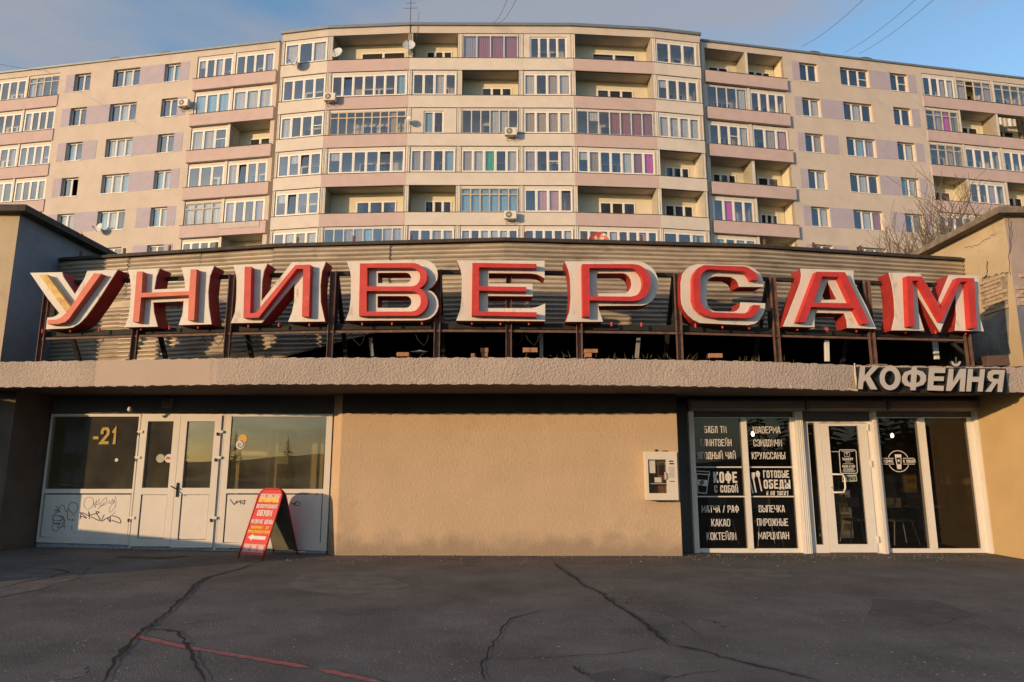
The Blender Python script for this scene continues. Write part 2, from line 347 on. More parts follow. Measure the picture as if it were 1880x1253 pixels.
def window(fr, u0, u1, z0, z1, d, panes, spec='', fm=None, mul=.15, rim=.1, parent=None, transom=None, sill=False, wts=None, gm=None):
    """frame mesh as part, panes and curtains as sub-parts"""
    fm = fm or mPVC; mb = MB(); t = .06
    mb.box(fr, u0, u1, z0, z0+rim, d-t, d); mb.box(fr, u0, u1, z1-rim, z1, d-t, d)
    mb.box(fr, u0, u0+rim, z0+rim, z1-rim, d-t, d); mb.box(fr, u1-rim, u1, z0+rim, z1-rim, d-t, d)
    wts = wts or [1]*panes; tot = sum(wts); A = u0+rim; Wd = (u1-u0-2*rim)-(panes-1)*mul; cells = []
    for i in range(panes):
        w = Wd*wts[i]/tot; cells.append((A, A+w)); A += w
        if i < panes-1:
            mb.box(fr, A, A+mul, z0+rim, z1-rim, d-t, d+.002)
            if mul > .1: mb.box(fr, A+mul*.43, A+mul*.57, z0+rim, z1-rim, d, d+.014)
            A += mul
    if transom:
        zt = z0+(z1-z0)*transom
        for (a, b) in cells: mb.box(fr, a, b, zt-.04, zt+.04, d-t, d+.001)
    if sill: mb.box(fr, u0-.05, u1+.05, z0-.05, z0, d-.02, d+.28 if sill is True else d+sill)
    w = mb.build('window', fm, parent)
    for i, (a, b) in enumerate(cells):
        c = spec[i] if i < len(spec) else '.'
        if c == '.' and CR_.random() < .16: c = CR_.choice('wwtthhb')
        zz = [(z0+rim, z1-rim)]
        if transom: zz = [(z0+rim, z0+(z1-z0)*transom-.04), (z0+(z1-z0)*transom+.04, z1-rim)]
        if c == 'x': continue
        tl = .07*(z1-z0) if c == '/' else 0
        for (c0, c1) in zz:
            if npane[0] < 296:
                npane[0] += 1
                if tl:
                    m2 = MB(); e = .035; q = [fr.p(a, c0, d-.02), fr.p(b, c0, d-.02), fr.p(b, c1, d-.02-tl), fr.p(a, c1, d-.02-tl)]; m2.quad(*q); p = m2.build('pane', gm or mGlass, w)
                else: p = MB().quad(fr.p(a, c0, d-.03), fr.p(b, c0, d-.03), fr.p(b, c1, d-.03), fr.p(a, c1, d-.03)).build('pane', gm or mGlass, w)
            else: extra.quad(fr.p(a, c0, d-.03), fr.p(b, c0, d-.03), fr.p(b, c1, d-.03), fr.p(a, c1, d-.03))
        if c in mCur: curtain(fr, a, b, z0+rim, z1-rim-.02, d-.12, c, w)
        if c == 'h': curtain(fr, a, b, z0+(z1-z0)*.6, z1-rim-.02, d-.10, 'w', w)
        if c == 'n': mb2 = MB().box(fr, a, b, (z0+z1)/2-.03, (z0+z1)/2+.03, d-.02, d-.005); mb2.build('mosquito_net_bar', mPVC, w)
    return w
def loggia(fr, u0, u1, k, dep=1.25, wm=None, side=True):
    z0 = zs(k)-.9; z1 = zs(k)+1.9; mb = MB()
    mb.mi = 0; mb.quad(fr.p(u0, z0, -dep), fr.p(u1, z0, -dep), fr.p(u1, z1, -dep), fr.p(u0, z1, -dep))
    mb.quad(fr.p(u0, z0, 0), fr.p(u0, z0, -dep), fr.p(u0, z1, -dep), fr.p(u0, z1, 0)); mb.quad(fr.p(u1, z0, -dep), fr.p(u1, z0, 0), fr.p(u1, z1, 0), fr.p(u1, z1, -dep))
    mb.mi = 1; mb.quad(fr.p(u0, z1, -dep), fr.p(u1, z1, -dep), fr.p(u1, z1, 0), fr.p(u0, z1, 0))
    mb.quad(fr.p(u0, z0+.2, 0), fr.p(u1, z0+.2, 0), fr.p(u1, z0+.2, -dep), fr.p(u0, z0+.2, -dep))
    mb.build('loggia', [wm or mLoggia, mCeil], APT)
def backwin(fr, u0, u1, k, dep=1.25, a=.28, b=.88, n=3, spec='...', wts=None):
    L = u1-u0; window(fr, u0+L*a, u0+L*b, zs(k)-.6, zs(k)+1.28, -dep+.04, n, spec, mul=.16, rim=.09, parent=APT, wts=wts)
    mb = MB(); c = u0+L*a; e = u0+L*b
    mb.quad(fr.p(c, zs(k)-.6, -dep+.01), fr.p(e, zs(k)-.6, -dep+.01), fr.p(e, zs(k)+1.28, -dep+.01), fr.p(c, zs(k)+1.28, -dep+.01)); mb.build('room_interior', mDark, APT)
def cell(fr, u0, u1, k, spec, wm=None):
    kind, rest = spec[0], spec[1:]
    loggia(fr, u0, u1, k, wm=wm); L = u1-u0; z0 = zs(k)+.03; z1 = zs(k)+1.66
    if kind == 'O': backwin(fr, u0, u1, k, n=len(rest) or 3, spec=rest or '...', a=random.uniform(.22, .34), b=random.uniform(.78, .92)); return
    backwin(fr, u0, u1, k, a=.35, b=.8, n=2)
    if kind == 'G': window(fr, u0+.03, u1-.03, z0, z1, -.06, len(rest), rest, parent=APT, mul=.17 if L > 2 else .13, rim=.12)
    if kind == 'S': window(fr, u0+.03, u1-.03, z0, z1+.1, -.06, len(rest), rest, fm=mAlu, parent=APT, mul=.07, rim=.06)
    if kind == 'T': window(fr, u0+.03, u1-.03, z0, z1+.05, -.06, len(rest), rest, fm=mWood, parent=APT, mul=.09, rim=.07, transom=.74)
    if kind == 'P':     # window in a filled-in wall
        n = len(rest); a = u0+L*(.28 if n == 2 else .14); b = u0+L*(.72 if n == 2 else .92)
        window(fr, a, b, z0, z1, -.10, n, rest, parent=APT, mul=.15, rim=.1)
        m_ = MB()
        m_.box(fr, u0, a, z0-.02, zs(k)+1.88, -.2, -.04); m_.box(fr, b, u1, z0-.02, zs(k)+1.88, -.2, -.04); m_.box(fr, a, b, z1, zs(k)+1.88, -.2, -.04); m_.build('infill_wall', mCream, APT); return
    m_ = MB().box(fr, u0, u1, z1+(.1 if kind == 'S' else .05 if kind == 'T' else 0), zs(k)+1.86, -.14, -.05); m_.build('window_header', mPier, APT)
def band(fr, u0, u1, k, mat, d0=-.14, d1=0, cap=True, h=.9):
    MB().bev(fr, u0, u1, zs(k)-h, zs(k), d0, d1, .012).build('parapet_panel', mat, APT)
    MB().box(fr, u0-.02, u1+.02, zs(k), zs(k)+.025, d0-.02, d1+.03).build('parapet_capping', mGap, APT)
def hu(fr, px, k=1): # u of px at row sill height
    lo = 0
    y = {0: 106, 1: 140}.get(k, 140)
    z = zs(k)+.9
    # solve py for given z on plane along column px
    a, b = -200, 900
    for _ in range(40):
        m = (a+b)/2; u, zz = fr.hit(px, m)
        if zz > z: a = m
        else: b = m
    return fr.hit(px, (a+b)/2)[0]
CENT = [(CA, [(517.5, 597.5)], mCream, [['Gwhw'.replace('h', '.')], ['G....'], ['Gw..n'], ['G../.'], ['Gh/..'], ['G..yw']]),
        (CB, [(607.4, 747.5)], mPink, [['Oxx'], ['G./.....'], ['T.........'], ['G..../.'], ['O...'], ['S..yyb.tt']]),
        (CC, [(756, 838.8), (848, 952), (960.5, 1048.5)], mCream,
         [['Oxxx', 'Slqqq', 'P....'], ['G....', 'O...', 'Gw.tw'], ['Pb.', 'S...ww.', 'Gtttw'], ['G...b', 'G.wg..', 'Gl.nl'], ['O...', 'Tbbbbbb', 'G.pp/'], ['G..tt', 'Gl.....', 'G.....']]),
        (CD, [(1056.6, 1198)], mPink, [['Oyy'], ['O...'], ['S...rrrr'], ['Ghy..wrm'], ['O.t.'], ['G......l.']]),
        (CE, [(1206, 1283)], mCream, [['G...'], ['G....'], ['Gwwww'], ['O...'], ['Ox.y'], ['G...']])]
CENT[0][3][0][0] = 'Gw.w'
for fr, cells, bm, rows in CENT:
    us = [(hu(fr, a), hu(fr, b)) for a, b in cells]
    for k in range(6):
        band(fr, .0, fr.L, k, bm)
        for (a, b), sp in zip(us, rows[k]): cell(fr, a, b, k, sp)
        # dark joint and header under the band above
        if k: MB().box(fr, .0, fr.L, zs(k)+1.865, zs(k)+1.9, -.12, -.035).build('joint_seal', mGap, APT)
    e = [0]+[q for ab in us for q in ab]+[fr.L]
    for i in range(0, len(e), 2):
        if e[i+1]-e[i] > .03:
            m_ = MB(); m_.box(fr, e[i], e[i+1], zs(6)-.9, zs(0)+1.88, -1.3, -.05)
            c = (e[i]+e[i+1])/2
            for s_ in (-.06, .06): m_.box(fr, c+s_-.02, c+s_+.02, zs(6)-.9, zs(0)+1.86, -.05, -.025)
            m_.build('pier', mPier, APT)
    # top panel and roof flashing
    MB().box(fr, 0, fr.L, zs(0)+1.885, 31.67, -1.2, .02).build('top_panel', mSand, APT)
    MB().box(fr, -.08, fr.L+.08, 31.67, 31.87, -1.5, .14).build('roof_flashing', mRoof, APT)
    MB().box(fr, 0, fr.L, 0, zs(6)+1.9, -.4, -.06).build('lower_wall', mCream, APT)
    MB().box(fr, .1, fr.L-.1, 0, 31.5, -6, -1.3).build('core_wall', mSand, APT)
# ---- wings
def wing(fr, cellsets, wins, lil, rowsets, wspecs, mirror):
    L = fr.L; holes = []
    wu = [(hu(fr, a, 0), hu(fr, b, 0)) for a, b in wins]
    cu = [[(hu(fr, a, 0), hu(fr, b, 0)) for a, b in cs] for cs in cellsets]
    for cs, rows, bnd in zip(cu, rowsets, ('x', 'y')):
        s0, s1 = cs[0][0], cs[-1][1]
        for k in range(6):
            ex0 = .05 if s0 > .3 else 0; ex1 = .12
            band(fr, max(0, s0-.1), min(L, s1+(.30 if bnd == 'x' and not mirror else .1)), k, mPink, 0, .22 if bnd == 'x' else .06)
            for (a, b), sp in zip(cs, rows[k]): cell(fr, a, b, k, sp)
        for (a, b), (c, d) in zip(cs, cs[1:]): MB().box(fr, b, c, zs(6)-.9, zs(0)+1.88, -1.3, 0).build('pier', mPier, APT)
    # wall strips
    blocks = sorted([(cs[0][0], cs[-1][1]) for cs in cu]); walls = []; a = 0
    for (s0, s1) in blocks:
        if s0 > a: walls.append((a, s0))
        a = s1
    if a < L: walls.append((a, L))
    wz0, wz1 = .14, 1.60
    for (a, b) in walls:
        W_ = [w for w in wu if a < w[0] < b]
        if not W_: MB().box(fr, a, b, 0, 31.6, -1.3, 0).build('wall', mSand, APT); continue
        mb = MB()
        for k in range(0, 6):
            z0 = zs(k)+wz0; z1 = zs(k)+wz1; top = 31.6 if k == 0 else zs(k-1)+wz0
            mb.box(fr, a, b, z1, top, -.32, 0); e = [a]+[q for w in W_ for q in w]+[b]
            for i in range(0, len(e), 2): mb.box(fr, e[i], e[i+1], z0, z1, -.32, 0)
        mb.box(fr, a, b, 0, zs(5)+wz0, -.32, 0); mb.build('wall', mSand, APT)
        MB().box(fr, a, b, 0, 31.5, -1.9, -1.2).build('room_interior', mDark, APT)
        for k in range(6):
            for wi, w in enumerate(W_):
                sp = wspecs[k][wi]; window(fr, w[0], w[1], zs(k)+wz0, zs(k)+wz1, -.20, len(sp), sp, parent=APT, mul=.13, rim=.08, sill=.24)
            for seg in lil[k]:
                q0, q1 = seg; MB().box(fr, q0, q1, zs(k)+wz0, zs(k)+wz1+.01, -.01, .012).build('lilac_panel', mLilac, APT)
    for (s0, s1) in blocks:
        MB().box(fr, s0, s1, zs(0)+1.885, 31.6, -1.2, 0).build('top_panel', mSand, APT)
        MB().box(fr, s0, s1, 0, zs(6)+1.9, -.3, -.01).build('lower_wall', mSand, APT)
    MB().box(fr, 0, L, 31.6, 31.74, -1.5, .10).build('roof_flashing', mRoof, APT)
    MB().box(fr, .1, L-.1, 0, 31.5, -6, -1.95).build('core_wall', mSand, APT)
def lw(px): return hu(LW, px, 0)
def rw(px): return hu(RW, px, 0)
V1 = (136.2, 166); V2 = (208, 256.7); V3 = (302, 331.5)
l1 = (lw(121), lw(136.2)); l3 = (lw(331.5), lw(347)); l23 = (lw(256.7), lw(302)); l12 = (lw(166), lw(208)); s1r = (lw(166), lw(192)); s3l = (lw(277), lw(302))
LL = [[l1, l23, l3], [l1, l12, l3], [l1, s1r, l23, l3], [l1, l23, l3], [l1, l12, s3l, l3], [s3l, l3]]
wing(LW, [[(361.6, 427.3), (432, 504)], [(-30, 47.7), (51, 108)]][::1], [V1, V2, V3], LL,
     [[['G....', 'G...l'], ['Gbbb', 'Gwww'], ['G..n', 'O..'], ['G...', 'G./..'], ['Twwww', 'Gl..l'], ['G../.', 'O..']],
      [['G././.', 'T....'], ['G.....', 'G./..'], ['G.....', 'G....'], ['G..tt.', 'Gy//y'], ['G.....', 'G....'], ['G.....', 'G....']]],
     [['.x'.replace('x', '.'), '/w.', '.w'], ['./', '/w.', '..'], ['b.', '.ww', './'], ['.x', 'wwb', 'bw'], ['ww', 'bw.', 'bw'], ['..', '...', 'b.']], False)
r1 = (rw(1454), rw(1468)); r3 = (rw(1667.6), rw(1682)); r23 = (rw(1596), rw(1634.4)); r12 = (rw(1501.7), rw(1543)); q1r = (rw(1501.7), rw(1528)); q3l = (rw(1610), rw(1634.4))
RL = [[r1, r23, r3], [r1, r12, r3], [r1, q1r, r23, r3], [r1, r23, r3], [r1, r12, q3l, r3], [r1, q1r]]
wing(RW, [[(1294, 1368), (1373, 1438.7)], [(1693.3, 1754), (1757, 1822), (1826, 1888)]], [(1468, 1501.7), (1543, 1596), (1634.4, 1667.6)], RL,
     [[['Oxx', 'Oxxy'], ['S....', 'G....'], ['G..nw', 'G..p'], ['O..y', 'Ox.'], ['G.m/.', 'O.w.'], ['Gb.bb', 'Oxx']],
      [['G...w', 'T.x.l', 'T....'], ['T.lm.', 'Oxx', 'Oxx'], ['T..y.', 'G....', 'G....'], ['Ox.', 'G..l.', 'O..'], ['G....', 'G....', 'O..'], ['G....', 'G....', 'G....']]],
     [['..', '..n', '.n'], ['.w', '.w.', './'], ['..', '..l', '.w'], ['.w', '.w.', 'bw'], ['.w', '.wq', '.y'], ['..', '.ww', '..']], True)
if extra.f: extra.build('window_panes', mGlass, APT, kind='stuff')
# grey repair sheet on a left-wing balcony, brick-faced loggia side
MB().box(LW, lw(430), lw(500), zs(4)-.42, zs(4)-.02, .22, .25).build('balcony_sheet', M('grey_sheet', (.45, .40, .38), .6), APT)
# ---- things on the facade
mAC = M('ac_casing', (.66, .63, .56), .5, .05, 5); mACd = M('ac_grille', (.16, .13, .10), .6, .3, 12); mDish = M('dish_grey', (.50, .53, .56), .45, .06, 5); mSteel = M('dark_steel', (.09, .08, .075), .55, .3, 12)
def ac(fr, px, py, label, d0=.02):
    u, z = fr.hit(px, py); o = fr.p(u, z-.3, d0); T = thing('air_conditioner', o, label, 'air conditioner', 'air conditioner units on the apartment building')
    MB().bev(fr, u-.40, u+.40, z-.27, z+.27, d0+.16, d0+.46, .02).build('casing', mAC, T)
    m_ = MB(); m_.disc(fr.p(u-.1, z, d0+.465), fr.N, .21, 24, .004); g = m_.build('fan_grille', mACd, T)
    m_ = MB(); m_.disc(fr.p(u-.1, z, d0+.475), fr.N, .055, 14, .01)
    for i in range(8):
        a = i*pi/4; m_.bar(fr.p(u-.1+.05*cos(a), z+.05*sin(a), d0+.472), fr.p(u-.1+.2*cos(a), z+.2*sin(a), d0+.472), .012, .008, up=fr.N)
    m_.build('fan_guard', mAC, T)
    m_ = MB()
    for s_ in (-.25, .25): m_.bar(fr.p(u+s_, z-.29, d0), fr.p(u+s_, z-.29, d0+.45), .04); m_.bar(fr.p(u+s_, z-.5, d0), fr.p(u+s_, z-.30, d0+.4), .03)
    m_.build('bracket', mACd, T)
WLb = Fr(LW.p(0, 0, .22)-Vector((0, 0, LW.p(0, 0).z)), LW.U)
ac(CB, 609, 184, 'air conditioner outside the second highest row, just left of a pink parapet', .02)
ac(CC, 938, 247, 'air conditioner in the middle of the bow, under the third window row from the top')
ac(CC, 937, 399, 'air conditioner below the light blue curtained old wooden glazing')
ac(LW, 343, 194, 'air conditioner beside the left wing balcony at the edge of a lilac panel', 0)
def dish(fr, px, py, r, label, d0=.3, tilt=(-.35, .2), mat=None, off=.12):
    u, z = fr.hit(px, py); c = fr.p(u, z, d0); T = thing('satellite_dish', fr.p(u, z-r, d0), label, 'satellite dish', 'satellite dishes on the building')
    n = (fr.N+fr.U*tilt[0]+fr.V*tilt[1]).normalized(); x = n.cross(Vector((0, 0, 1))).normalized(); y = x.cross(n); mb = MB(); K = 24; R = 5
    mb.v = [c-n*.12*r]
    for i in range(1, R+1):
        rr = r*i/R
        for j in range(K): a = 2*pi*j/K; mb.v.append(c+x*rr*cos(a)*.94+y*rr*sin(a)-n*.12*r*(1-(i/R)**2)*2)
    mb.v[0] = c-n*.24*r
    for j in range(K): mb.f.append((0, 1+j, 1+(j+1) % K)); mb.m.append(0)
    for i in range(R-1):
        for j in range(K): a = 1+i*K+j; b = 1+i*K+(j+1) % K; mb.f.append((a, b, b+K, a+K)[::-1]); mb.m.append(0)
    mb.build('reflector', mat or mDish, T, smooth=True)
    m_ = MB(); tip = c+n*r*.9-y*r*.35; m_.tube([c-y*r*.9, tip], .018); m_.disc(tip, -n, .05, 10, .09); m_.build('feed_arm', mSteel, T)
    m_ = MB(); m_.tube([c-n*.2*r, c-n*(d0*.6+.1), fr.p(u+.08, z-.1, 0)], .025); m_.build('bracket', mSteel, T)
dish(CA, 548.5, 120, .42, 'grey satellite dish below the curtained top windows at the left end of the bow', .45, (-1.1, .3))
dish(CB, 619, 98, .44, 'satellite dish hanging inside the wide open top floor loggia', .1, (-.2, .3))
dish(CB, 752.5, 88, .46, 'largest pale satellite dish on the pier at the roof beside the antenna', .35, (.1, .3))
dish(CC, 750, 225, .26, 'small mesh satellite dish by the filled-in wall with a two pane window', .4, (-.5, .3))
dish(LW, 189, 422, .38, 'satellite dish under the lowest wide window of the left wing', .4, (-.3, .2))
# antenna, wires, roof vents
q = CB.p(CB.L, 0, .05); T = thing('roof_antenna', (q.x, q.y, 30.2), 'thin lattice television antenna rising above the roof edge', 'antenna')
m_ = MB(); m_.tube([(q.x, q.y, 29.4), (q.x-.02, q.y, 34.6)], .025); m_.build('mast', mSteel, T)
m_ = MB()
for z, w in ((33.0, .5), (33.4, .35), (33.7, .45), (34.2, .2)): m_.tube([(q.x-w, q.y, z), (q.x+w, q.y, z+.03)], .015)
m_.tube([(q.x+.6, q.y-.1, 32.7), (q.x+.45, q.y, 30.6)], .012); m_.build('aerial_rods', mSteel, T)
for px, fr, lab in ((194, LW, 'low dark roof vent above the left wing, farther left'), (289, LW, 'low dark roof vent on the left wing nearer the bowed centre'), (1510, RW, 'brown roof vent cap on the right wing beside the overhead wires'), (1606, RW, 'brown roof vent cap on the right wing, farther right')):
    u = hu(fr, px, 0); b = fr.p(u, 31.7, -1.0); T = thing('roof_vent', b, lab, 'roof vent', 'roof vents')
    MB().box(fr, u-.38, u+.38, 31.74, 32.15, -1.5, -.7).build('vent_body', mSteel, T)
    m_ = MB()
    for i in range(6):
        a0 = pi*i/6; a1 = pi*(i+1)/6
        m_.quad(fr.p(u+.6*cos(a0), 32.15+.22*sin(a0), -1.55), fr.p(u+.6*cos(a0), 32.15+.22*sin(a0), -.6), fr.p(u+.6*cos(a1), 32.15+.22*sin(a1), -.6), fr.p(u+.6*cos(a1), 32.15+.22*sin(a1), -1.55))
        m_.poly([fr.p(u, 32.15, -.6), fr.p(u+.6*cos(a0), 32.15+.22*sin(a0), -.6), fr.p(u+.6*cos(a1), 32.15+.22*sin(a1), -.6)])
    m_.build('vent_cap', M('rust_brown_cap', (.16, .10, .06), .7, .3, 6), T)
def wire(a, b, Ya, Yb, lab):
    p0 = atY(*a, Ya); p1 = atY(*b, Yb); d = p1-p0; p2 = p1+d*.6
    P = [p0.lerp(p2, i/12)-Vector((0, 0, 4*.5*(i/12)*(1-i/12))) for i in range(13)]
    o = MB().tube(P, .013, 5).build('overhead_wire', mSteel); o['label'] = lab; o['category'] = 'wire'; o['group'] = 'wires crossing the sky'
wire((904, 44), (926, -2), 43, 33, 'left one of the two close wires above the middle of the roof')
wire((914, 44), (941, -2), 43, 33, 'right one of the two close wires above the middle of the roof')
wire((1472, 86), (1570, -2), 47, 33, 'single overhead wire nearest the centre above the right wing')
wire((1550, 97), (1665, -2), 48, 33, 'middle overhead wire above the right wing roof')
wire((1577, 99), (1698, -2), 48, 33, 'rightmost overhead wire above the right wing roof')
wire((-30, 111), (110, 121), 40, 50, 'faint wire in the upper left sky by the roof edge')
# laundry
u0, u1 = rw(1828), rw(1872); T = thing('laundry', RW.p(u0, zs(1), -.1), 'pale towels and dark clothes hanging in the far right open loggia', 'laundry')
uu = u0
for i, (w, h, c) in enumerate(((.35, .6, 'w'), (.4, .7, 't'), (.4, .65, 'w'), (.3, .6, 't'), (.5, 1.0, None), (.3, 1.0, None))):
    if uu+w > u1+.8: break
    m_ = MB(); n = 6
    for j in range(n):
        a = uu+w*j/n; b = uu+w*(j+1)/n; da, db = -.1+.03*sin(a*14), -.1+.03*sin(b*14); m_.quad(RW.p(a, zs(1)+1.7-h, da), RW.p(b, zs(1)+1.7-h, db), RW.p(b, zs(1)+1.7, db), RW.p(a, zs(1)+1.7, da))
    m_.build('cloth', mCur[c] if c else mDark, T); uu += w+.04
# ------------------------------------------------------------ supermarket
mStucco = M('fascia_stucco', (.40, .33, .28), .92, .10, 1.3, 1.0, 28, c2=(.44, .36, .31), bdist=.028, spots=((.30, .24, .20), 1.2, .58, .2))
mWall = M('ochre_stucco', (.475, .35, .235), .92, .07, 1.0, .8, 24, bdist=.014, spots=((.375, .27, .19), .9, .56, .25))
def foot_dirt(m, c, z0=.05, z1=.42):
    t = m.node_tree; b = t.nodes['Principled BSDF']; old = b.inputs['Base Color'].links[0].from_socket; co = t.nodes.new('ShaderNodeTexCoord'); sx = t.nodes.new('ShaderNodeSeparateXYZ'); n = t.nodes.new('ShaderNodeTexNoise'); n.inputs['Scale'].default_value = 2.5; n.inputs['Detail'].default_value = 9
    ad = t.nodes.new('ShaderNodeMath'); ad.operation = 'MULTIPLY_ADD'; ad.inputs[1].default_value = -.7; mr = t.nodes.new('ShaderNodeMapRange'); mr.inputs[1].default_value = z0-.3; mr.inputs[2].default_value = z1-.35; mr.inputs[3].default_value = .75; mr.inputs[4].default_value = 0
    mx_ = t.nodes.new('ShaderNodeMixRGB'); mx_.inputs[2].default_value = (*c, 1); t.links.new(co.outputs['Object'], sx.inputs[0]); t.links.new(co.outputs['Object'], n.inputs['Vector']); t.links.new(n.outputs['Fac'], ad.inputs[0]); t.links.new(sx.outputs['Z'], ad.inputs[2]); t.links.new(ad.outputs[0], mr.inputs[0]); t.links.new(mr.outputs[0], mx_.inputs[0]); t.links.new(old, mx_.inputs[1]); t.links.new(mx_.outputs[0], b.inputs['Base Color'])
foot_dirt(mWall, (.25, .19, .14))
mOchre = M('ochre_paint', (.50, .36, .19), .9, .08, 1.5, .3, 30)
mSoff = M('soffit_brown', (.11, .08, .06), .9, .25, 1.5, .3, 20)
mBlue = M('shaded_blue_render', (.20, .225, .27), .92, .22, .8, .8, 14, bdist=.02, spots=((.12, .14, .17), .8, .56, .2))  # bluish shade of the left block's inner side is put into the colour
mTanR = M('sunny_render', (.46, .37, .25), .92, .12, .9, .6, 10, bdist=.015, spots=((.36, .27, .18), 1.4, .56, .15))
mCope = M('coping_stone', (.20, .165, .125), .92, .35, 5, .9, 50, bdist=.02)
mDarkC = M('dark_coping', (.06, .052, .045), .9, .4, 5, .6, 40)
mDoor = M('white_door_paint', (.62, .575, .52), .5, .05, 2.5, spots=((.46, .42, .37), 2.5, .62, .15))
mGrey = M('charcoal_paint_and_shade', (.075, .072, .072), .75, .12, 2)
mRoller = M('roller_shutter_casing', (.17, .15, .135), .5, .1, 3)
mFrameC = M('cafe_white_frame', (.66, .63, .59), .4, .04, 5)
mLet = M('sticker_white', (.60, .57, .54), .6, .05, 20)
mInt = M('shop_interior_wall', (.30, .26, .16), .9, .3, 1)
mIntD = M('shop_interior_dark', (.03, .028, .025), .9, .2, 1)
mRust = M('rusty_steel', (.13, .07, .055), .75, .35, 7, .4, 60, spots=((.24, .15, .09), 6, .55, .15))
mBlack = M('black_paint', (.02, .019, .016), .8, .3, 9)
mRed2 = M('red_paint', (.50, .033, .028), .55, .16, 4, .25, 40, spots=((.50, .10, .07), 7, .58, .12))
mRedD = M('faded_red_side', (.31, .026, .021), .6, .25, 3, .2, 20, spots=((.17, .025, .02), 4, .52, .2))
mWhite = M('chalky_white_paint', (.62, .585, .53), .7, .09, 2.5, .2, 25, spots=((.36, .29, .21), 6, .57, .14), stretch=(1, 1, .45))
mBrick = M('orange_brick', (.38, .20, .11), .9, .25, 6, .5, 60)
mBrickS = M('silicate_brick', (.40, .31, .22), .92, .2, 9, .7, 60)
mMort = M('old_mortar', (.28, .23, .175), .95, .3, 14, .9, 50, bdist=.02)

YW, YL, YR = 12.8, 13.05, 13.4
ZC = 2.905; ZF = 3.343
SH = thing('supermarket_building', (0, YW, 0), 'single storey supermarket with rough beige canopy, ochre wall and glazed shopfronts', 'shop building')
# --- canopy polyline
fp = [(-60, 665.6), (184, 662.3), (400, 658.2), (480, 657.2), (940, 657), (1150, 659.7), (1383, 663.8), (1492, 667.7), (1573, 671), (1880, 674.7), (1980, 675.5)]
DZ = [0, 0, 0, 0, 0, -.005, -.03, -.045, -.055, -.06, -.06]
cp = [atZ(x, y, ZF+dz) for (x, y), dz in zip(fp, DZ)]; cp = [(q.x, q.y) for q in cp]; DZ = [0]+DZ+[-.06]
cp = [(cp[0][0]-6, cp[0][1]+.5)]+cp+[(cp[-1][0]+6, cp[-1][1]+.5)]
mb = MB(); mb2 = MB(); mb3 = MB()
NZ = random.Random(3)
for (a, b, dza, dzb) in zip(cp, cp[1:], DZ, DZ[1:]):
    n = max(1, int((b[0]-a[0])/.06)); 
    for i in range(n):
        xx_ = a[0]+(b[0]-a[0])*i/n; mb.mi = 1 if -7.05 < xx_ < -5.0+.1*sin(i*3.1) else 0
        t0, t1 = i/n, (i+1)/n; x0 = a[0]+(b[0]-a[0])*t0; y0 = a[1]+(b[1]-a[1])*t0; x1 = a[0]+(b[0]-a[0])*t1; y1 = a[1]+(b[1]-a[1])*t1
        def edge(x, s): return .007*sin(x*23+s)+.005*sin(x*61+s*2)
        g0 = dza+(dzb-dza)*t0; g1 = dza+(dzb-dza)*t1; za, zb_ = ZC+g0+edge(x0, 1), ZC+g1+edge(x1, 1); ta, tb = ZF+g0+edge(x0, 3)*.9, ZF+g1+edge(x1, 3)*.9
        mb.quad(Vector((x0, y0, za)), Vector((x1, y1, zb_)), Vector((x1, y1, tb)), Vector((x0, y0, ta)))
        mb.quad(Vector((x0, y0, ta)), Vector((x1, y1, tb)), Vector((x1, y1+.25, ZF+g1)), Vector((x0, y0+.25, ZF+g0)))
        mb.quad(Vector((x0, y0+.12, ZC+g0)), Vector((x1, y1+.12, ZC+g1)), Vector((x1, y1, zb_)), Vector((x0, y0, za)))
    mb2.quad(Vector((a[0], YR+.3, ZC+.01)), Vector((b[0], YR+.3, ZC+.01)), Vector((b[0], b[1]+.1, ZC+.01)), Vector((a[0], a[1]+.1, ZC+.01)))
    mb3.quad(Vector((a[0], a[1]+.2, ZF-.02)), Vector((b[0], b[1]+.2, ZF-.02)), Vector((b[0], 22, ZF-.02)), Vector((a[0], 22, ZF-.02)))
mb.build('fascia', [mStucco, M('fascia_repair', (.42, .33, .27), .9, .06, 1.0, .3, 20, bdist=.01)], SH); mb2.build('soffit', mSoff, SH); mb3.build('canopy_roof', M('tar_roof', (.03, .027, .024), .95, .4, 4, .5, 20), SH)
def X(px, py, Y): return atY(px, py, Y).x
# --- walls
FW = Fr((0, YW, 0), (1, 0, 0)); FL = Fr((0, YL, 0), (1, 0, 0)); FC = Fr((0, YR, 0), (1, 0, 0))
xw0 = X(622, 900, YW); xw1 = X(1247.5, 890, YW)
xl0 = X(68, 996, YL); xl1 = X(600, 1005, YL)
xc0 = X(1282, 1014, YR); xc1 = X(1811, 1012, YR)
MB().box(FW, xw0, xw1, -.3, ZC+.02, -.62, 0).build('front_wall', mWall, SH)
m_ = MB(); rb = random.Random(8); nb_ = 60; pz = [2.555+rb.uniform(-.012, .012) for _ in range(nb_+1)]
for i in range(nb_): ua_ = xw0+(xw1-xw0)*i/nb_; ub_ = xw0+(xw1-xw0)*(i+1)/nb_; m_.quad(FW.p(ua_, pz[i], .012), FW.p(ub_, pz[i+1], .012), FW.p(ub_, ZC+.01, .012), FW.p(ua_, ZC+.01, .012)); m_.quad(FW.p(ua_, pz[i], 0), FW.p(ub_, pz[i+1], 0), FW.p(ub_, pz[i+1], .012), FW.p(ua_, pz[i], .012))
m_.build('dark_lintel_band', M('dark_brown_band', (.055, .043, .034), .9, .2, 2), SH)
m_ = MB(); m_.quad(Vector((xl1+.02, YL, -.2)), Vector((xw0, YW, -.2)), Vector((xw0, YW, ZC+.01)), Vector((xl1+.02, YL, ZC+.01))); m_.build('splayed_reveal', mWall, SH)
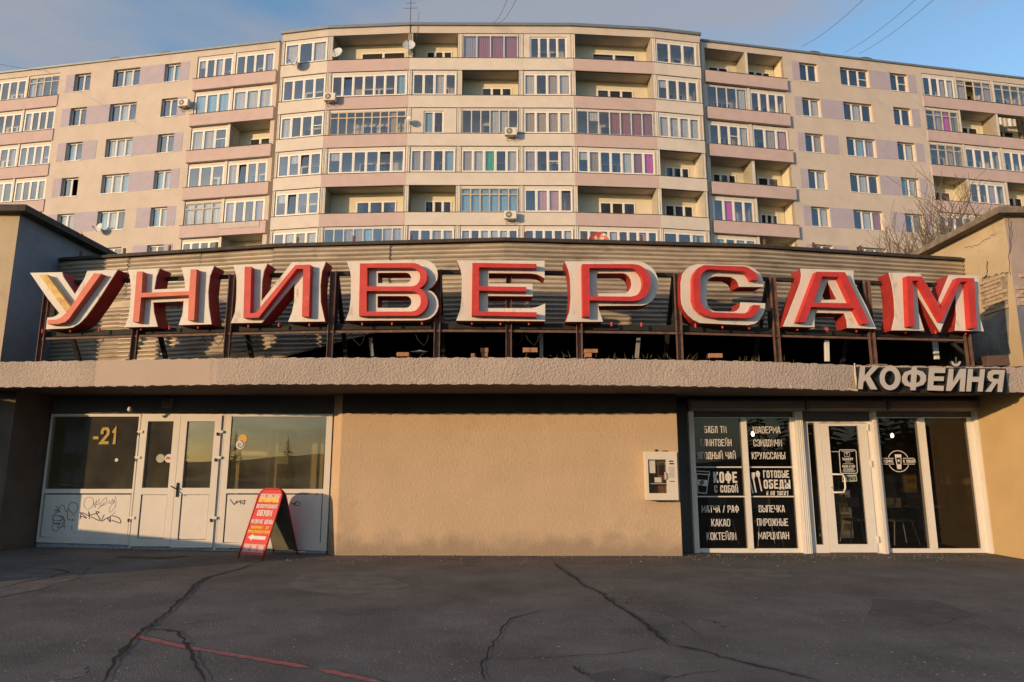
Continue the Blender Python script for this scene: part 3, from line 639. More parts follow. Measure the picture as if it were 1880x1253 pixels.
# lintels and plinths above/below glazing
MB().box(FL, xl0-.5, xl1+.05, 2.56, ZC+.01, -.3, -.02).build('lintel', mGrey, SH)
PLT = M('plinth_tile', (.26, .27, .27), .8, .3, 8, .3, 30, stretch=(2.5, 1, 1)); np_ = 9
for i_ in range(np_):
    ua_ = xl0+(xl1-xl0)*i_/np_; ub_ = xl0+(xl1-xl0)*(i_+1)/np_-.006; MB().box(FL, ua_, ub_, -.3, .197-.155*(ua_-xl0)/(xl1-xl0)-.012, -.3, .012).build('plinth_tile', PLT, SH)
xr = xc1+.02
MB().box(FC, xw1-.2, xc1+.3, 2.42, ZC+.01, -.3, -.1).build('lintel', mGrey, SH)
MB().box(FC, xw1-.02, xc0-.01, -.3, 2.8, -.2, 0).build('reveal_wall', mGrey, SH)  # front wall's shadow on this strip is put into the charcoal
MB().box(FC, xc0, xc1+.1, -.3, X and .035, -.25, -.02).build('plinth', mWall, SH)
# left side wall of the recess; unseen outer step added to block the sun
zt = ZC+.01
mb = MB(); xs = xl0-.03
x2 = -8.95
mb.quad(Vector((xs, YL, -.3)), Vector((xs, YL, zt)), Vector((x2, 12.3, zt)), Vector((x2, 12.3, -.3)))
mb.quad(Vector((x2-1.3, 12.3, -.3)), Vector((x2, 12.3, -.3)), Vector((x2, 12.3, zt)), Vector((x2-1.3, 12.3, zt)))
xo = -8.07-1.15*(YL-11.35)
mb.quad(Vector((xo, 12.3, -.3)), Vector((xo, 12.3, zt)), Vector((xo, 11.3, zt)), Vector((xo, 11.3, -.3)))
mb.quad(Vector((xo-6, 11.3, -.3)), Vector((xo, 11.3, -.3)), Vector((xo, 11.3, zt)), Vector((xo-6, 11.3, zt)))
mb.build('side_wall', mSoff, SH)
# right side wall, ochre, with the long wall beyond
mb = MB(); xq = xr+.02
mb.quad(Vector((xq, YR, -.3)), Vector((xq+.04, 11.9, -.3)), Vector((xq+.04, 11.9, zt)), Vector((xq, YR, zt))); mb.quad(Vector((xq+.04, 11.9, -.3)), Vector((xq+12, 12.6, -.3)), Vector((xq+12, 12.6, zt)), Vector((xq+.04, 11.9, zt)))
mb.build('side_wall', mOchre, SH)
# --- interiors
def room(name, x0, x1, y0, y1, z0, z1, mw, mf):
    mb = MB(); mb.mi = 0
    mb.quad(Vector((x0, y1, z0)), Vector((x1, y1, z0)), Vector((x1, y1, z1)), Vector((x0, y1, z1)))
    mb.quad(Vector((x0, y0, z0)), Vector((x0, y1, z0)), Vector((x0, y1, z1)), Vector((x0, y0, z1)))
    mb.quad(Vector((x1, y1, z0)), Vector((x1, y0, z0)), Vector((x1, y0, z1)), Vector((x1, y1, z1)))
    mb.quad(Vector((x0, y1, z1)), Vector((x1, y1, z1)), Vector((x1, y0, z1)), Vector((x0, y0, z1))); mb.mi = 1
    mb.quad(Vector((x0, y0, z0)), Vector((x1, y0, z0)), Vector((x1, y1, z0)), Vector((x0, y1, z0))); return mb.build(name, [mw, mf], SH)
room('vestibule', xl0-1.5, xl1, YL+.31, YL+3.2, .0, 2.7, mInt, mIntD)
room('cafe_room', xc0-.1, xc1+4, YR+.31, YR+5, .0, 2.75, mIntD, mIntD)
# inner vestibule partition seen through the glass
yv = YL+1.6; FV = Fr((0, yv, 0), (1, 0, 0)); mb = MB(); mOld = M('old_inner_frame', (.36, .31, .20), .7, .15, 4)
for px in (412, 436, 492, 505, 545, 578, 590): x = X(px, 860, yv); mb.box(FV, x-.035, x+.035, 0, 2.5, -.05, 0)
mb.box(FV, X(410, 860, yv), xl1, .75, .95, -.05, .002); mb.box(FV, xl0+.3, xl1, 2.35, 2.5, -.05, .001); mb.build('inner_partition', mOld, SH)
MB().box(FV, X(548, 860, yv), X(576, 860, yv), .9, 2.3, -.04, -.01).build('inner_door_panel', mOld, SH)
MB().box(FV, X(508, 850, yv), X(530, 850, yv), 1.62, 1.86, .01, .03).build('notice_board', M('green_board', (.16, .17, .09), .7), SH)
# --- ribbon lettering
G = {
 'А': [[(0, 0), (.36, 1), (.64, 1), (1, 0)], [(.14, .27), (.86, .27)]], 'Б': [[(.92, 1), (0, 1), (0, 0), (.78, 0), (1, .12), (1, .44), (.78, .56), (0, .56)]],
 'В': [[(.72, .53), (.94, .64), (.94, .88), (.74, 1), (0, 1), (0, 0), (.78, 0), (1, .12), (1, .42), (.72, .53), (.02, .53)]],
 'Г': [[(0, 0), (0, 1), (.95, 1)]], 'Д': [[(-.06, -.1), (-.06, .02), (1.06, .02), (1.06, -.1)], [(.12, .02), (.26, 1), (.86, 1), (.86, .02)]],
 'Е': [[(.95, 1), (0, 1), (0, 0), (.95, 0)], [(0, .52), (.8, .52)]], 'Ж': [[(.5, 0), (.5, 1)], [(0, 1), (.3, .52), (0, 0)], [(1, 1), (.7, .52), (1, 0)], [(.3, .52), (.7, .52)]],
 'З': [[(0, .8), (.1, 1), (.85, 1), (.95, .88), (.95, .62), (.78, .53), (.4, .53)], [(.78, .52), (1, .42), (1, .12), (.85, 0), (.1, 0), (0, .2)]],
 'И': [[(0, 1), (0, 0), (1, 1), (1, 0)]], 'Й': [[(0, 1), (0, 0), (1, 1), (1, 0)], [(.3, 1.22), (.42, 1.15), (.58, 1.15), (.7, 1.22)]],
 'К': [[(0, 0), (0, 1)], [(.95, 1), (.3, .5), (1, 0)], [(0, .5), (.3, .5)]], 'Л': [[(-.02, 0), (.1, .05), (.26, 1), (1, 1), (1, 0)]],
 'М': [[(0, 0), (0, 1), (.5, .3), (1, 1), (1, 0)]], 'Н': [[(0, 0), (0, 1)], [(1, 0), (1, 1)], [(0, .5), (1, .5)]],
 'О': [[(0, .14), (0, .86), (.22, 1), (.78, 1), (1, .86), (1, .14), (.78, 0), (.22, 0), 'c']], 'П': [[(0, 0), (0, 1), (1, 1), (1, 0)]],
 'Р': [[(0, 0), (0, 1), (.78, 1), (1, .88), (1, .56), (.78, .44), (0, .44)]], 'С': [[(1, .72), (1, .86), (.78, 1), (.22, 1), (0, .86), (0, .14), (.22, 0), (.78, 0), (1, .14), (1, .28)]],
 'Т': [[(0, 1), (1, 1)], [(.5, 0), (.5, 1)]], 'У': [[(0, 1), (.55, .36)], [(1, 1), (.45, .02), (.1, 0)]],
 'Ф': [[(.5, -.05), (.5, 1.05)], [(0, .35), (0, .72), (.2, .85), (.8, .85), (1, .72), (1, .35), (.8, .2), (.2, .2), 'c']],
 'Х': [[(0, 0), (1, 1)], [(0, 1), (1, 0)]], 'Ц': [[(0, 1), (0, 0), (1, 0), (1, 1)], [(1, 0), (1.15, 0), (1.15, -.14)]], 'Ч': [[(0, 1), (0, .55), (.2, .44), (1, .44)], [(1, 1), (1, 0)]],
 'Ш': [[(0, 1), (0, 0), (1, 0), (1, 1)], [(.5, 0), (.5, 1)]], 'Ы': [[(0, 1), (0, 0), (.5, 0), (.66, .12), (.66, .42), (.5, .54), (0, .54)], [(1.05, 0), (1.05, 1)]],
 'Ь': [[(0, 1), (0, 0), (.8, 0), (1, .12), (1, .42), (.8, .54), (0, .54)]], 'Э': [[(0, .8), (.15, 1), (.8, 1), (1, .86), (1, .14), (.8, 0), (.15, 0), (0, .2)], [(.4, .5), (1, .5)]],
 'Я': [[(1, 0), (1, 1), (.22, 1), (0, .88), (0, .58), (.22, .46), (1, .46)], [(.5, .46), (0, 0)]], '/': [[(0, 0), (1, 1)]], '-': [[(0, .35), (1, .35)]], ':': [[(.5, .7), (.5, .8)], [(.5, .1), (.5, .2)]],
 '2': [[(0, .72), (0, .86), (.2, 1), (.8, 1), (1, .86), (1, .62), (0, 0), (1, 0)]], '1': [[(.25, .8), (.7, 1), (.7, 0)]], '0': [[(0, .14), (0, .86), (.22, 1), (.78, 1), (1, .86), (1, .14), (.78, 0), (.22, 0), 'c']],
 '8': [[(.1, .55), (.1, .9), (.3, 1), (.7, 1), (.9, .9), (.9, .55), 'c'], [(0, .1), (0, .5), (.2, .53), (.8, .53), (1, .5), (1, .1), (.8, 0), (.2, 0), 'c']],
 '9': [[(0, .1), (.2, 0), (.8, 0), (1, .14), (1, .86), (.8, 1), (.2, 1), (0, .86), (0, .6), (.2, .48), (1, .48)]],
 'T': [[(0, 1), (1, 1)], [(.5, 0), (.5, 1)]],
 'и': [[(0, .62), (0, .1), (.15, 0), (.4, 0), (.8, .62), (.8, 0), (1, 0)]], 'н': [[(0, 0), (0, .62)], [(0, .32), (.9, .32)], [(.9, 0), (.9, .62)]],
 'а': [[(.9, .62), (.25, .62), (0, .45), (0, .12), (.25, 0), (.6, 0), (.9, .3)], [(.9, .62), (.9, 0), (1.05, 0)]], 'з': [[(0, .55), (.2, .62), (.75, .62), (.75, .4), (.4, .32), (.85, .22), (.8, -.2), (.4, -.35), (0, -.2)]],
 'к': [[(0, 0), (0, .62)], [(.85, .62), (.05, .3), (.9, 0)]],
}
WD = {'М': 1.25, 'Ш': 1.45, 'Ф': 1.25, 'Ж': 1.4, 'Ы': 1.25, 'Д': 1.1, 'Г': .85, '-': .6, '1': .7, ' ': .55, ':': .3, '/': .7}
def text(mb, fr, s, u0, u1, v0, v1, t, d=0, shear=0, gap=None):
    """lay the string into the box; t = stroke width"""
    adv = [WD.get(c, 1.0) for c in s]; n = len(s); H = v1-v0
    g = gap if gap is not None else t*.55
    tot = sum(adv); Wd = (u1-u0)-(n-1)*g; unit = Wd/tot; u = u0
    for i, c in enumerate(s):
        w = adv[i]*unit
        if c in G:
            for j, pl in enumerate(G[c]):
                cl = pl[-1] == 'c'; P = pl[:-1] if cl else pl
                q = [(u+t/2+p[0]*max(.001, w-t), v0+t/2+p[1]*(H-t)) for p in P]
                # strokes ending on a box edge reach it
                if not cl:
                    def ext(a, b): L = math.hypot(a[0]-b[0], a[1]-b[1]) or 1; return (a[0]+(a[0]-b[0])/L*t*.5, a[1]+(a[1]-b[1])/L*t*.5)
                    q[0] = ext(q[0], q[1]); q[-1] = ext(q[-1], q[-2])
                if shear: q = [(a+(b-v0)*shear, b) for a, b in q]
                mb.ribbon(fr, q, t, d+(j+i % 2*3)*.0004, cl)
        u += w+g
    return mb
def textpx(mb, fr, s, x0, x1, y0, y1, t, d=.006, **k):
    a = fr.hit(x0, y1); b = fr.hit(x1, y1); c = fr.hit(x0, y0); e = fr.hit(x1, y0)
    return text(mb, fr, s, (a[0]+c[0])/2, (b[0]+e[0])/2, (a[1]+b[1])/2, (c[1]+e[1])/2, t, d, **k)
# --- left glazing
def pxr(fr, x0, x1, y0, y1):
    a = fr.hit(x0, (y0+y1)/2); b = fr.hit(x1, (y0+y1)/2); return a[0], b[0], fr.hit(x0, y1)[1], fr.hit(x0, y0)[1]
def hz(fr, y, x=940): return fr.hit(x, y)[1]
def hx(fr, x, y): return fr.hit(x, y)[0]
zT = 2.56; zR0, zR1 = hz(FL, 905), hz(FL, 898)
def quadpanel(mb, fr, u0, u1, za, zb2, ztop, d0, d1):
    """box whose bottom edge follows the sloping ground"""
    n = len(mb.v)
    for dd in (d0, d1):
        for (u, z) in ((u0, za), (u1, zb2), (u1, ztop), (u0, ztop)): mb.v.append(fr.p(u, z, dd))
    for q in ((3, 2, 1, 0), (4, 5, 6, 7), (0, 1, 5, 4), (1, 2, 6, 5), (2, 3, 7, 6), (3, 0, 4, 7)): mb.f.append(tuple(n+i for i in q)); mb.m.append(mb.mi)
def bz(u): return .205-.155*(u-xl0)/(xl1-xl0)
def shopwin(u0, u1, gu0, gu1, nm):
    mb = MB(); T = .03
    mb.box(FL, u0, gu0, bz((u0+gu0)/2), zT, -.06, T); mb.box(FL, gu1, u1, bz((gu1+u1)/2), zT, -.06, T); mb.box(FL, gu0, gu1, zT-.05, zT, -.06, T)
    mb.box(FL, gu0, gu1, zR0-.01, zR1, -.06, T); quadpanel(mb, FL, gu0, gu1, bz(gu0), bz(gu1), bz(gu0)+.09, -.06, T)
    w = mb.build(nm, mDoor, SH)
    m2 = MB(); quadpanel(m2, FL, gu0+.02, gu1-.02, bz(gu0)+.1, bz(gu1)+.1, zR0-.035, -.05, .012); m2.build('infill_panel', mDoor, w)
    MB().quad(FL.p(gu0, zR1, 0), FL.p(gu1, zR1, 0), FL.p(gu1, zT-.05, 0), FL.p(gu0, zT-.05, 0)).build('pane', mGlassS, w); return w
a0 = xl0; a1 = hx(FL, 252, 850); w1 = shopwin(a0, a1, hx(FL, 86, 880), hx(FL, 245, 890), 'shop_window')
b0, b1 = a1+.03, hx(FL, 327, 850); c0, c1 = b1+.006, hx(FL, 403, 850)
def leaf(u0, u1, hinge_left):
    mb = MB(); T = .05; e = .125; zb0 = bz((u0+u1)/2)-.01; zt2 = zT-.03
    mb.box(FL, u0, u0+e, zb0, zt2, -.03, T); mb.box(FL, u1-e, u1, zb0, zt2, -.03, T); mb.box(FL, u0+e, u1-e, zt2-.11, zt2, -.03, T)
    mb.box(FL, u0+e, u1-e, zR0-.03, zR1+.02, -.03, T); mb.box(FL, u0+e, u1-e, zb0, zb0+.14, -.03, T); dr = mb.build('door', mDoor, SH)
    MB().bev(FL, u0+e+.006, u1-e-.006, zb0+.146, zR0-.036, -.02, .03, .01).build('door_panel', mDoor, dr)
    MB().quad(FL.p(u0+e, zR1+.02, .01), FL.p(u1-e, zR1+.02, .01), FL.p(u1-e, zt2-.11, .01), FL.p(u0+e, zt2-.11, .01)).build('pane', mGlassS, dr)
    uh = u0-.0 if hinge_left else u1
    for z in (2.2, 1.72, .62): MB().box(FL, uh-.05, uh+.05, z, z+.045, T, T+.02).build('hinge', mFrameC, dr); MB().box(FL, uh-.065, uh-.04, z-.05, z+.01, T, T+.03).build('hinge', mBlack, dr)
    return dr
d1_ = leaf(b0, b1, True); d2_ = leaf(c0, c1, False)
m_ = MB(); u = c0+.05; m_.bar(FL.p(u, 1.28, .06), FL.p(u, 1.02, .06), .035, .02); m_.tube([FL.p(u, 1.17, .06), FL.p(u, 1.17, .11), FL.p(u-.06, 1.20, .12), FL.p(u-.1, 1.22, .11)], .011); m_.tube([FL.p(u, 1.13, .08), FL.p(u+.07, 1.05, .11)], .009); m_.build('door_handle', mBlack, d2_)
mb = MB(); mb.box(FL, a1+.002, b0-.004, .1, zT, -.06, .02); mb.box(FL, c1+.004, hx(FL, 408, 850), .07, zT, -.06, .02); mb.box(FL, a1+.03, c1, zT-.028, zT, -.06, .02); mb.build('door_frame', mDoor, SH)
e0 = hx(FL, 409, 850); w2 = shopwin(e0, xl1, hx(FL, 420.5, 850), hx(FL, 596.5, 850), 'shop_window')
mYel = M('yellow_film', (.40, .27, .035), .6); mOr = M('orange_sticker', (.62, .36, .08), .6)
m_ = MB(); textpx(m_, FL, '-21', 172, 216, 785, 816, .055, .012); m_.build('window_number', mYel, w1)
m_ = MB(); m_.disc(FL.p(*FL.hit(214.5, 845), .012), FL.N, .033, 16); m_.build('round_sticker', mLet, w1)
for px, cmat, k in ((295.5, M('pale_green_sticker', (.36, .38, .27), .6), 0), (311, mLet, 1)):
    m_ = MB(); m_.disc(FL.p(*FL.hit(px, 842), .022), FL.N, .08, 24); s_ = m_.build('round_sticker', cmat, d1_)
    if k:
        m_ = MB(); a = FL.hit(px, 842); m_.ribbon(FL, [(a[0]-.05, a[1]-.015), (a[0]-.02, a[1]+.02), (a[0]+.01, a[1]-.005), (a[0]+.05, a[1]+.02)], .028, .024); m_.build('sticker_mark', mRed2, d1_)
a = FL.hit(445, 808); m_ = MB(); m_.disc(FL.p(a[0]+.01, a[1]+.02, .011), FL.N, .085, 24); m_.build('orange_sticker', mOr, w2)
m_ = MB(); m_.disc(FL.p(a[0]-.03, a[1]-.09, .0125), FL.N, .085, 24); m_.build('round_sticker', mLet, w2)
m_ = MB(); P = [(a[0]-.03+.009*t*cos(t*.9), a[1]-.09+.009*t*sin(t*.9)) for t in [i*.35 for i in range(26)]]; m_.ribbon(FL, P, .014, .014); m_.build('spiral_mark', mBlack, w2)
mSoap = M('scrap_film', (.55, .5, .42), .7)
# graffiti tags, thin paint lines on the panels
mTag = M('black_marker', (.035, .035, .04), .8); mTagG = M('grey_marker', (.26, .25, .25), .8)
def zo(x, y, ox=60, oy=890, s=5.222): return (ox+x/s, oy+y/s)
TG = [[(225, 205), (250, 240), (215, 250), (265, 255), (230, 275)], [(205, 280), (250, 265), (265, 215), (300, 200), (325, 260), (345, 230), (350, 200), (380, 170), (430, 190), (430, 250), (400, 275)],
      [(200, 290), (205, 340), (265, 345), (300, 310), (210, 300), (205, 370), (290, 370), (310, 330), (305, 400)], [(300, 380), (240, 440), (200, 435), (190, 400), (225, 370), (265, 375), (240, 410), (310, 400), (310, 420)],
      [(345, 250), (340, 330), (410, 340)], [(345, 230), (405, 300)], [(390, 325), (385, 350)], [(380, 390), (380, 440)], [(404, 452), (405, 468)], [(255, 300), (300, 330), (260, 350)]]
TG2 = [[(455, 265), (520, 320), (470, 305), (460, 325), (475, 270), (545, 300), (540, 262), (550, 330)], [(545, 295), (640, 268), (610, 262), (650, 345), (560, 305)], [(690, 290), (665, 350), (735, 312), (745, 355), (720, 320)], [(750, 355), (752, 300), (830, 320), (845, 368), (760, 340)]]
TG3 = [[(520, 235), (495, 200), (510, 140), (560, 120), (585, 150), (575, 210), (530, 240)], [(585, 160), (600, 220), (620, 150), (600, 190), (640, 185)], [(640, 130), (645, 190), (700, 125), (710, 160), (650, 210), (740, 170)], [(735, 150), (750, 185), (770, 140), (780, 180), (800, 110)], [(790, 150), (740, 230), (745, 265), (790, 220), (805, 150)], [(800, 255), (760, 300)], [(690, 180), (625, 235)]]
def tagmesh(L, w, mat, par, hosts):
    m_ = MB()
    for pl in L:
        P = [FL.hit(*zo(*p)) for p in pl]; Q = []
        for i in range(len(P)-1):          # smooth the stroke
            p0 = P[max(0, i-1)]; p1, p2 = P[i], P[i+1]; p3 = P[min(len(P)-1, i+2)]
            for s_ in range(5):
                t = s_/5; Q.append(tuple(.5*((2*p1[k])+(p2[k]-p0[k])*t+(2*p0[k]-5*p1[k]+4*p2[k]-p3[k])*t*t+(-p0[k]+3*p1[k]-3*p2[k]+p3[k])*t**3) for k in (0, 1)))
        Q.append(P[-1]); m_.ribbon(FL, Q, w, .0145)
    return m_.build('graffiti', mat, par)
tagmesh(TG, .010, mTag, w1, 0); tagmesh(TG2, .014, mTag, w1, 0); tagmesh(TG3, .008, mTagG, w1, 0)
TG4 = [[(1875, 155), (1925, 205)], [(1925, 205), (1960, 165)], [(1945, 190), (2010, 165)], [(1995, 165), (2000, 200)], [(2010, 180), (2040, 200), (2050, 165), (2020, 175)]]
zo_ = zo
def zo(x, y): return (422+(x-1875)*.155+1, 917+(y-155)*.2)
tagmesh(TG4, .016, mTag, w2, 0); TG5 = [[(2590, 180), (2640, 200), (2660, 175), (2700, 190), (2680, 215), (2620, 200), (2660, 185)]]
tagmesh(TG5, .012, mTag, w2, 0)
# fixtures over the doors
q = atY(311, 741, YL); T = thing('wall_vent_box', (q.x, YL-.05, q.z-.09), 'small square grey louvre box high on the dark wall above the left doors', 'vent box')
MB().bev(FL, q.x-.09, q.x+.09, q.z-.09, q.z+.09, -.02, .09, .01).build('housing', mRoller, T)
m_ = MB()
for i in range(5): m_.box(FL, q.x-.07, q.x+.07, q.z-.07+i*.03, q.z-.055+i*.03, .09, .1)
m_.build('louvres', mGrey, T)
q = atY(238, 752, 12.6); T = thing('hanging_lamp', (q.x, 12.6, ZC), 'bare round bulb hanging from the canopy over the left shopfront', 'lamp')
MB().tube([(q.x, 12.6, ZC), (q.x, 12.6, q.z+.05)], .008).build('flex', mBlack, T)
m_ = MB(); m_.tube([(q.x, 12.6, q.z+.05), (q.x, 12.6, q.z+.03), (q.x, 12.6, q.z), (q.x, 12.6, q.z-.03), (q.x, 12.6, q.z-.045)], [.015, .03, .04, .03, .008], 10); m_.build('bulb', mFrameC, T, smooth=True)
# threshold mat
gribbon('rubber_mat', [(218, 1023), (300, 1025), (342, 1021)], .22, M('rubber', (.045, .042, .04), .9), .006, 0, 3, False)

# --- cafe front
zc = lambda y: hz(FC, y, 1540)
zTop = zc(768); ztA = zc(757); zBot = zc(1007); zSill = zc(1014)
P1a, P1b = hx(FC, 1467, 890)-.03, hx(FC, 1478, 890)+.03
def cwin(u0, u1, gu, nm):
    mb = MB(); T = .03
    mb.box(FC, u0, u1, zSill-.01, zBot, -.06, T); MB().box(FC, u0, u1, zTop+.015, ztA+.05, -.06, T-.01).build('window_header', mGrey, SH); mb.box(FC, u0, u1, zTop, zTop+.013, -.06, T)  # charcoal header carries the canopy shadow in its colour
    mb.box(FC, u0, gu[0][0], zBot, zTop, -.06, T); mb.box(FC, gu[-1][1], u1, zBot, zTop, -.06, T)
    for (a, b), (c, d) in zip(gu, gu[1:]): mb.box(FC, b, c, zBot, zTop, -.08, T+.04)
    w = mb.build(nm, mFrameC, SH)
    for (a, b) in gu: MB().quad(FC.p(a, zBot, 0), FC.p(b, zBot, 0), FC.p(b, zTop, 0), FC.p(a, zTop, 0)).build('pane', mGlassC, w)
    return w
c1u = [(hx(FC, 1280, 960), hx(FC, 1366, 890)), (hx(FC, 1375, 890), hx(FC, 1457, 890))]
cw1 = cwin(xc0, hx(FC, 1463, 890), c1u, 'cafe_window')
c2u = [(hx(FC, 1622, 890), hx(FC, 1695, 890)), (hx(FC, 1706, 890), hx(FC, 1787, 890))]
cw2 = cwin(hx(FC, 1614, 890), xc1, c2u, 'cafe_window')
def post(pa, pb, nm='shutter_guide'):
    mb = MB(); mb.box(FC, pa, pb, -.1, ztA+.05, 0, .14); 
    for i in range(3): mb.box(FC, pa+(pb-pa)*(.25+.25*i)-.006, pa+(pb-pa)*(.25+.25*i)+.006, -.1, ztA, .14, .15)
    mb.build(nm, mFrameC, SH)
post(hx(FC, 1463, 890), hx(FC, 1477, 890)); post(hx(FC, 1605, 890), hx(FC, 1613.5, 890)); post(xc0-.1, xc0-.005); post(xc1+.0, xc1+.06)
# roller casings
for a, b in ((xc0-.1, hx(FC, 1470, 745)), (hx(FC, 1471, 745), hx(FC, 1617, 745)), (hx(FC, 1618, 745), xc1+.06)):
    MB().bev(FC, a, b, zc(756.5), zc(734), .0, .26, .05).build('roller_casing', mRoller, SH)
# door frame with side light
D0, D1 = hx(FC, 1478, 890), hx(FC, 1605, 890); mb = MB(); zdt = zc(777)
MB().box(FC, D0, D1, zdt+.03, ztA+.05, -.05, .045).build('door_header', mGrey, SH); mb.box(FC, D0, D1, zdt, zdt+.028, -.05, .04); mb.box(FC, D0, hx(FC, 1489, 890), zSill-.02, zdt, -.05, .04); mb.box(FC, hx(FC, 1489, 890), hx(FC, 1503, 890), zSill-.02, zc(1000), -.05, .04)  # canopy shadow put into the dark door header
mb.box(FC, hx(FC, 1503, 890), hx(FC, 1512, 890), zSill-.02, zdt, -.05, .04); mb.box(FC, hx(FC, 1599, 890), D1, zSill-.02, zdt, -.05, .04); fr_ = mb.build('door_frame', mFrameC, SH)
MB().quad(FC.p(hx(FC, 1489, 890), zc(1000), 0), FC.p(hx(FC, 1503, 890), zc(1000), 0), FC.p(hx(FC, 1503, 890), zdt, 0), FC.p(hx(FC, 1489, 890), zdt, 0)).build('pane', mGlassC, fr_)
da, db = hx(FC, 1512.8, 890), hx(FC, 1598, 890); ga, gb = hx(FC, 1527, 890), hx(FC, 1582.5, 890); mb = MB()
mb.box(FC, da, ga, zSill, zdt-.01, -.02, .06); mb.box(FC, gb, db, zSill, zdt-.01, -.02, .06); mb.box(FC, ga, gb, zSill, zc(999), -.02, .06); mb.box(FC, ga, gb, zdt-.06, zdt-.01, -.02, .06)
cdoor = mb.build('cafe_door', mFrameC, SH); MB().quad(FC.p(ga, zc(999), .02), FC.p(gb, zc(999), .02), FC.p(gb, zdt-.06, .02), FC.p(ga, zdt-.06, .02)).build('pane', mGlassC, cdoor)
hq = [FC.hit(1524, 871), FC.hit(1541, 871), FC.hit(1545, 878), FC.hit(1546, 896), FC.hit(1543, 904), FC.hit(1525, 904)]
hp = [FC.p(*hq[0], .06)]+[FC.p(*hq[0], .12)]+[FC.p(*q_, .13) for q_ in hq[1:5]]+[FC.p(*hq[5], .12), FC.p(*hq[5], .06)]
MB().tube(hp, .017, 8).build('door_handle', mFrameC, cdoor, smooth=True)
a = FC.hit(1524, 896); m_ = MB(); m_.box(FC, a[0]-.02, a[0]+.02, a[1]-.04, a[1]+.04, .06, .07); m_.mi = 1; m_.box(FC, a[0]-.005, a[0]+.008, a[1]-.01, a[1]+.015, .07, .075); m_.build('lock', [mFrameC, mBlack], cdoor)
for y in (785, 852, 990): a = FC.hit(1598 if y < 900 else 1603, y); a = (db, a[1]); MB().tube([FC.p(a[0]+.01, a[1]-.06, .075), FC.p(a[0]+.01, a[1]+.06, .075)], .016, 8).build('hinge', mFrameC, cdoor); MB().box(FC, a[0]-.1, a[0], a[1]-.02, a[1]+.02, .06, .07).build('hinge', mFrameC, cdoor)
# lettering on the cafe window
def z3(x, y): return (1140+x/3.48, 700+y/3.48)
def tx(par, s, x0, x1, y0, y1, t, **k):
    m_ = MB(); a = z3(x0, y0); b = z3(x1, y1); textpx(m_, FC, s, a[0], b[0], a[1], b[1], t, .008, **k); m_.build('lettering', mLet, par)
for s, x0, x1, y0, y1, t in (('БАБЛ ТИ', 530, 674, 288, 332, .016), ('ГЛИНТВЕЙН', 508, 706, 371, 416, .016), ('ЯГОДНЫЙ ЧАЙ', 490, 733, 453, 498, .016), ('КОФЕ', 590, 742, 580, 650, .036), ('С СОБОЙ', 596, 748, 666, 712, .02),
        ('МАТЧА / РАФ', 515, 752, 794, 840, .016), ('КАКАО', 577, 697, 881, 928, .016), ('КОКТЕЙЛИ', 547, 736, 967, 1015, .016), ('ШАВЕРМА', 842, 1017, 290, 334, .016), ('СЭНДВИЧИ', 845, 1027, 373, 417, .016), ('КРУАССАНЫ', 835, 1048, 454, 499, .016),
        ('ГОТОВЫЕ', 908, 1074, 571, 618, .021), ('ОБЕДЫ', 911, 1080, 630, 688, .03), ('ВЫПЕЧКА', 879, 1046, 793, 838, .016), ('ПИРОЖНЫЕ', 869, 1068, 878, 925, .016), ('МАРЦИПАН', 876, 1073, 964, 1010, .016)):
    tx(cw1, s, x0, x1, y0, y1, t)
tx(cw1, 'и на заказ', 926, 1066, 688, 730, .013, shear=.2)
m_ = MB()
for y in (550, 738):
    for (x0, x1) in ((462, 772), (808, 1094)) if y == 550 else ((470, 790), (820, 1105)):
        a = FC.hit(*z3(x0, y)); b = FC.hit(*z3(x1, y)); m_.box(FC, a[0], b[0], a[1]-.012, a[1]+.012, .003, .007)
m_.build('film_border', mLet, cw1)
def dr(par, name, polys, mat, d=.008, w=None, closed=False, conv=z3):
    m_ = MB()
    for i, pl in enumerate(polys):
        P = [FC.hit(*conv(*p)) for p in pl]
        if w: m_.ribbon(FC, P, w, d+i*.0004, closed)
        else: m_.poly([FC.p(*p, d+i*.0004) for p in (P if sum(P[j][0]*P[(j+1) % len(P)][1]-P[(j+1) % len(P)][0]*P[j][1] for j in range(len(P))) > 0 else P[::-1])])
    return m_.build(name, mat, par)
dr(cw1, 'cup_picture', [[(482, 592), (562, 598), (545, 718), (492, 712)], [(476, 574), (566, 580), (567, 600), (477, 592)]], mLet, w=.014, closed=True)
dr(cw1, 'cup_picture', [[(484, 628), (557, 634), (550, 672), (488, 664)]], mLet)
dr(cw1, 'coffee_bean', [[(502, 660), (503, 645), (512, 635), (525, 632), (531, 638), (530, 650), (520, 662), (508, 667)]], mBlack, .011)
dr(cw1, 'coffee_bean', [[(508, 662), (515, 652), (520, 645), (529, 636)]], mLet, .013, w=.008)
dr(cw1, 'cutlery_picture', [[(818, 582), (812, 610), (818, 630), (827, 634)], [(830, 585), (856, 583), (856, 612), (848, 626), (839, 626), (831, 612)], [(862, 578), (873, 573), (884, 580), (888, 596), (884, 612), (876, 618), (866, 608), (860, 594)]], mLet)
dr(cw1, 'cutlery_picture', [[(822, 628), (842, 716)], [(844, 620), (862, 712)], [(878, 612), (898, 704)]], mLet, .0095, w=.026)
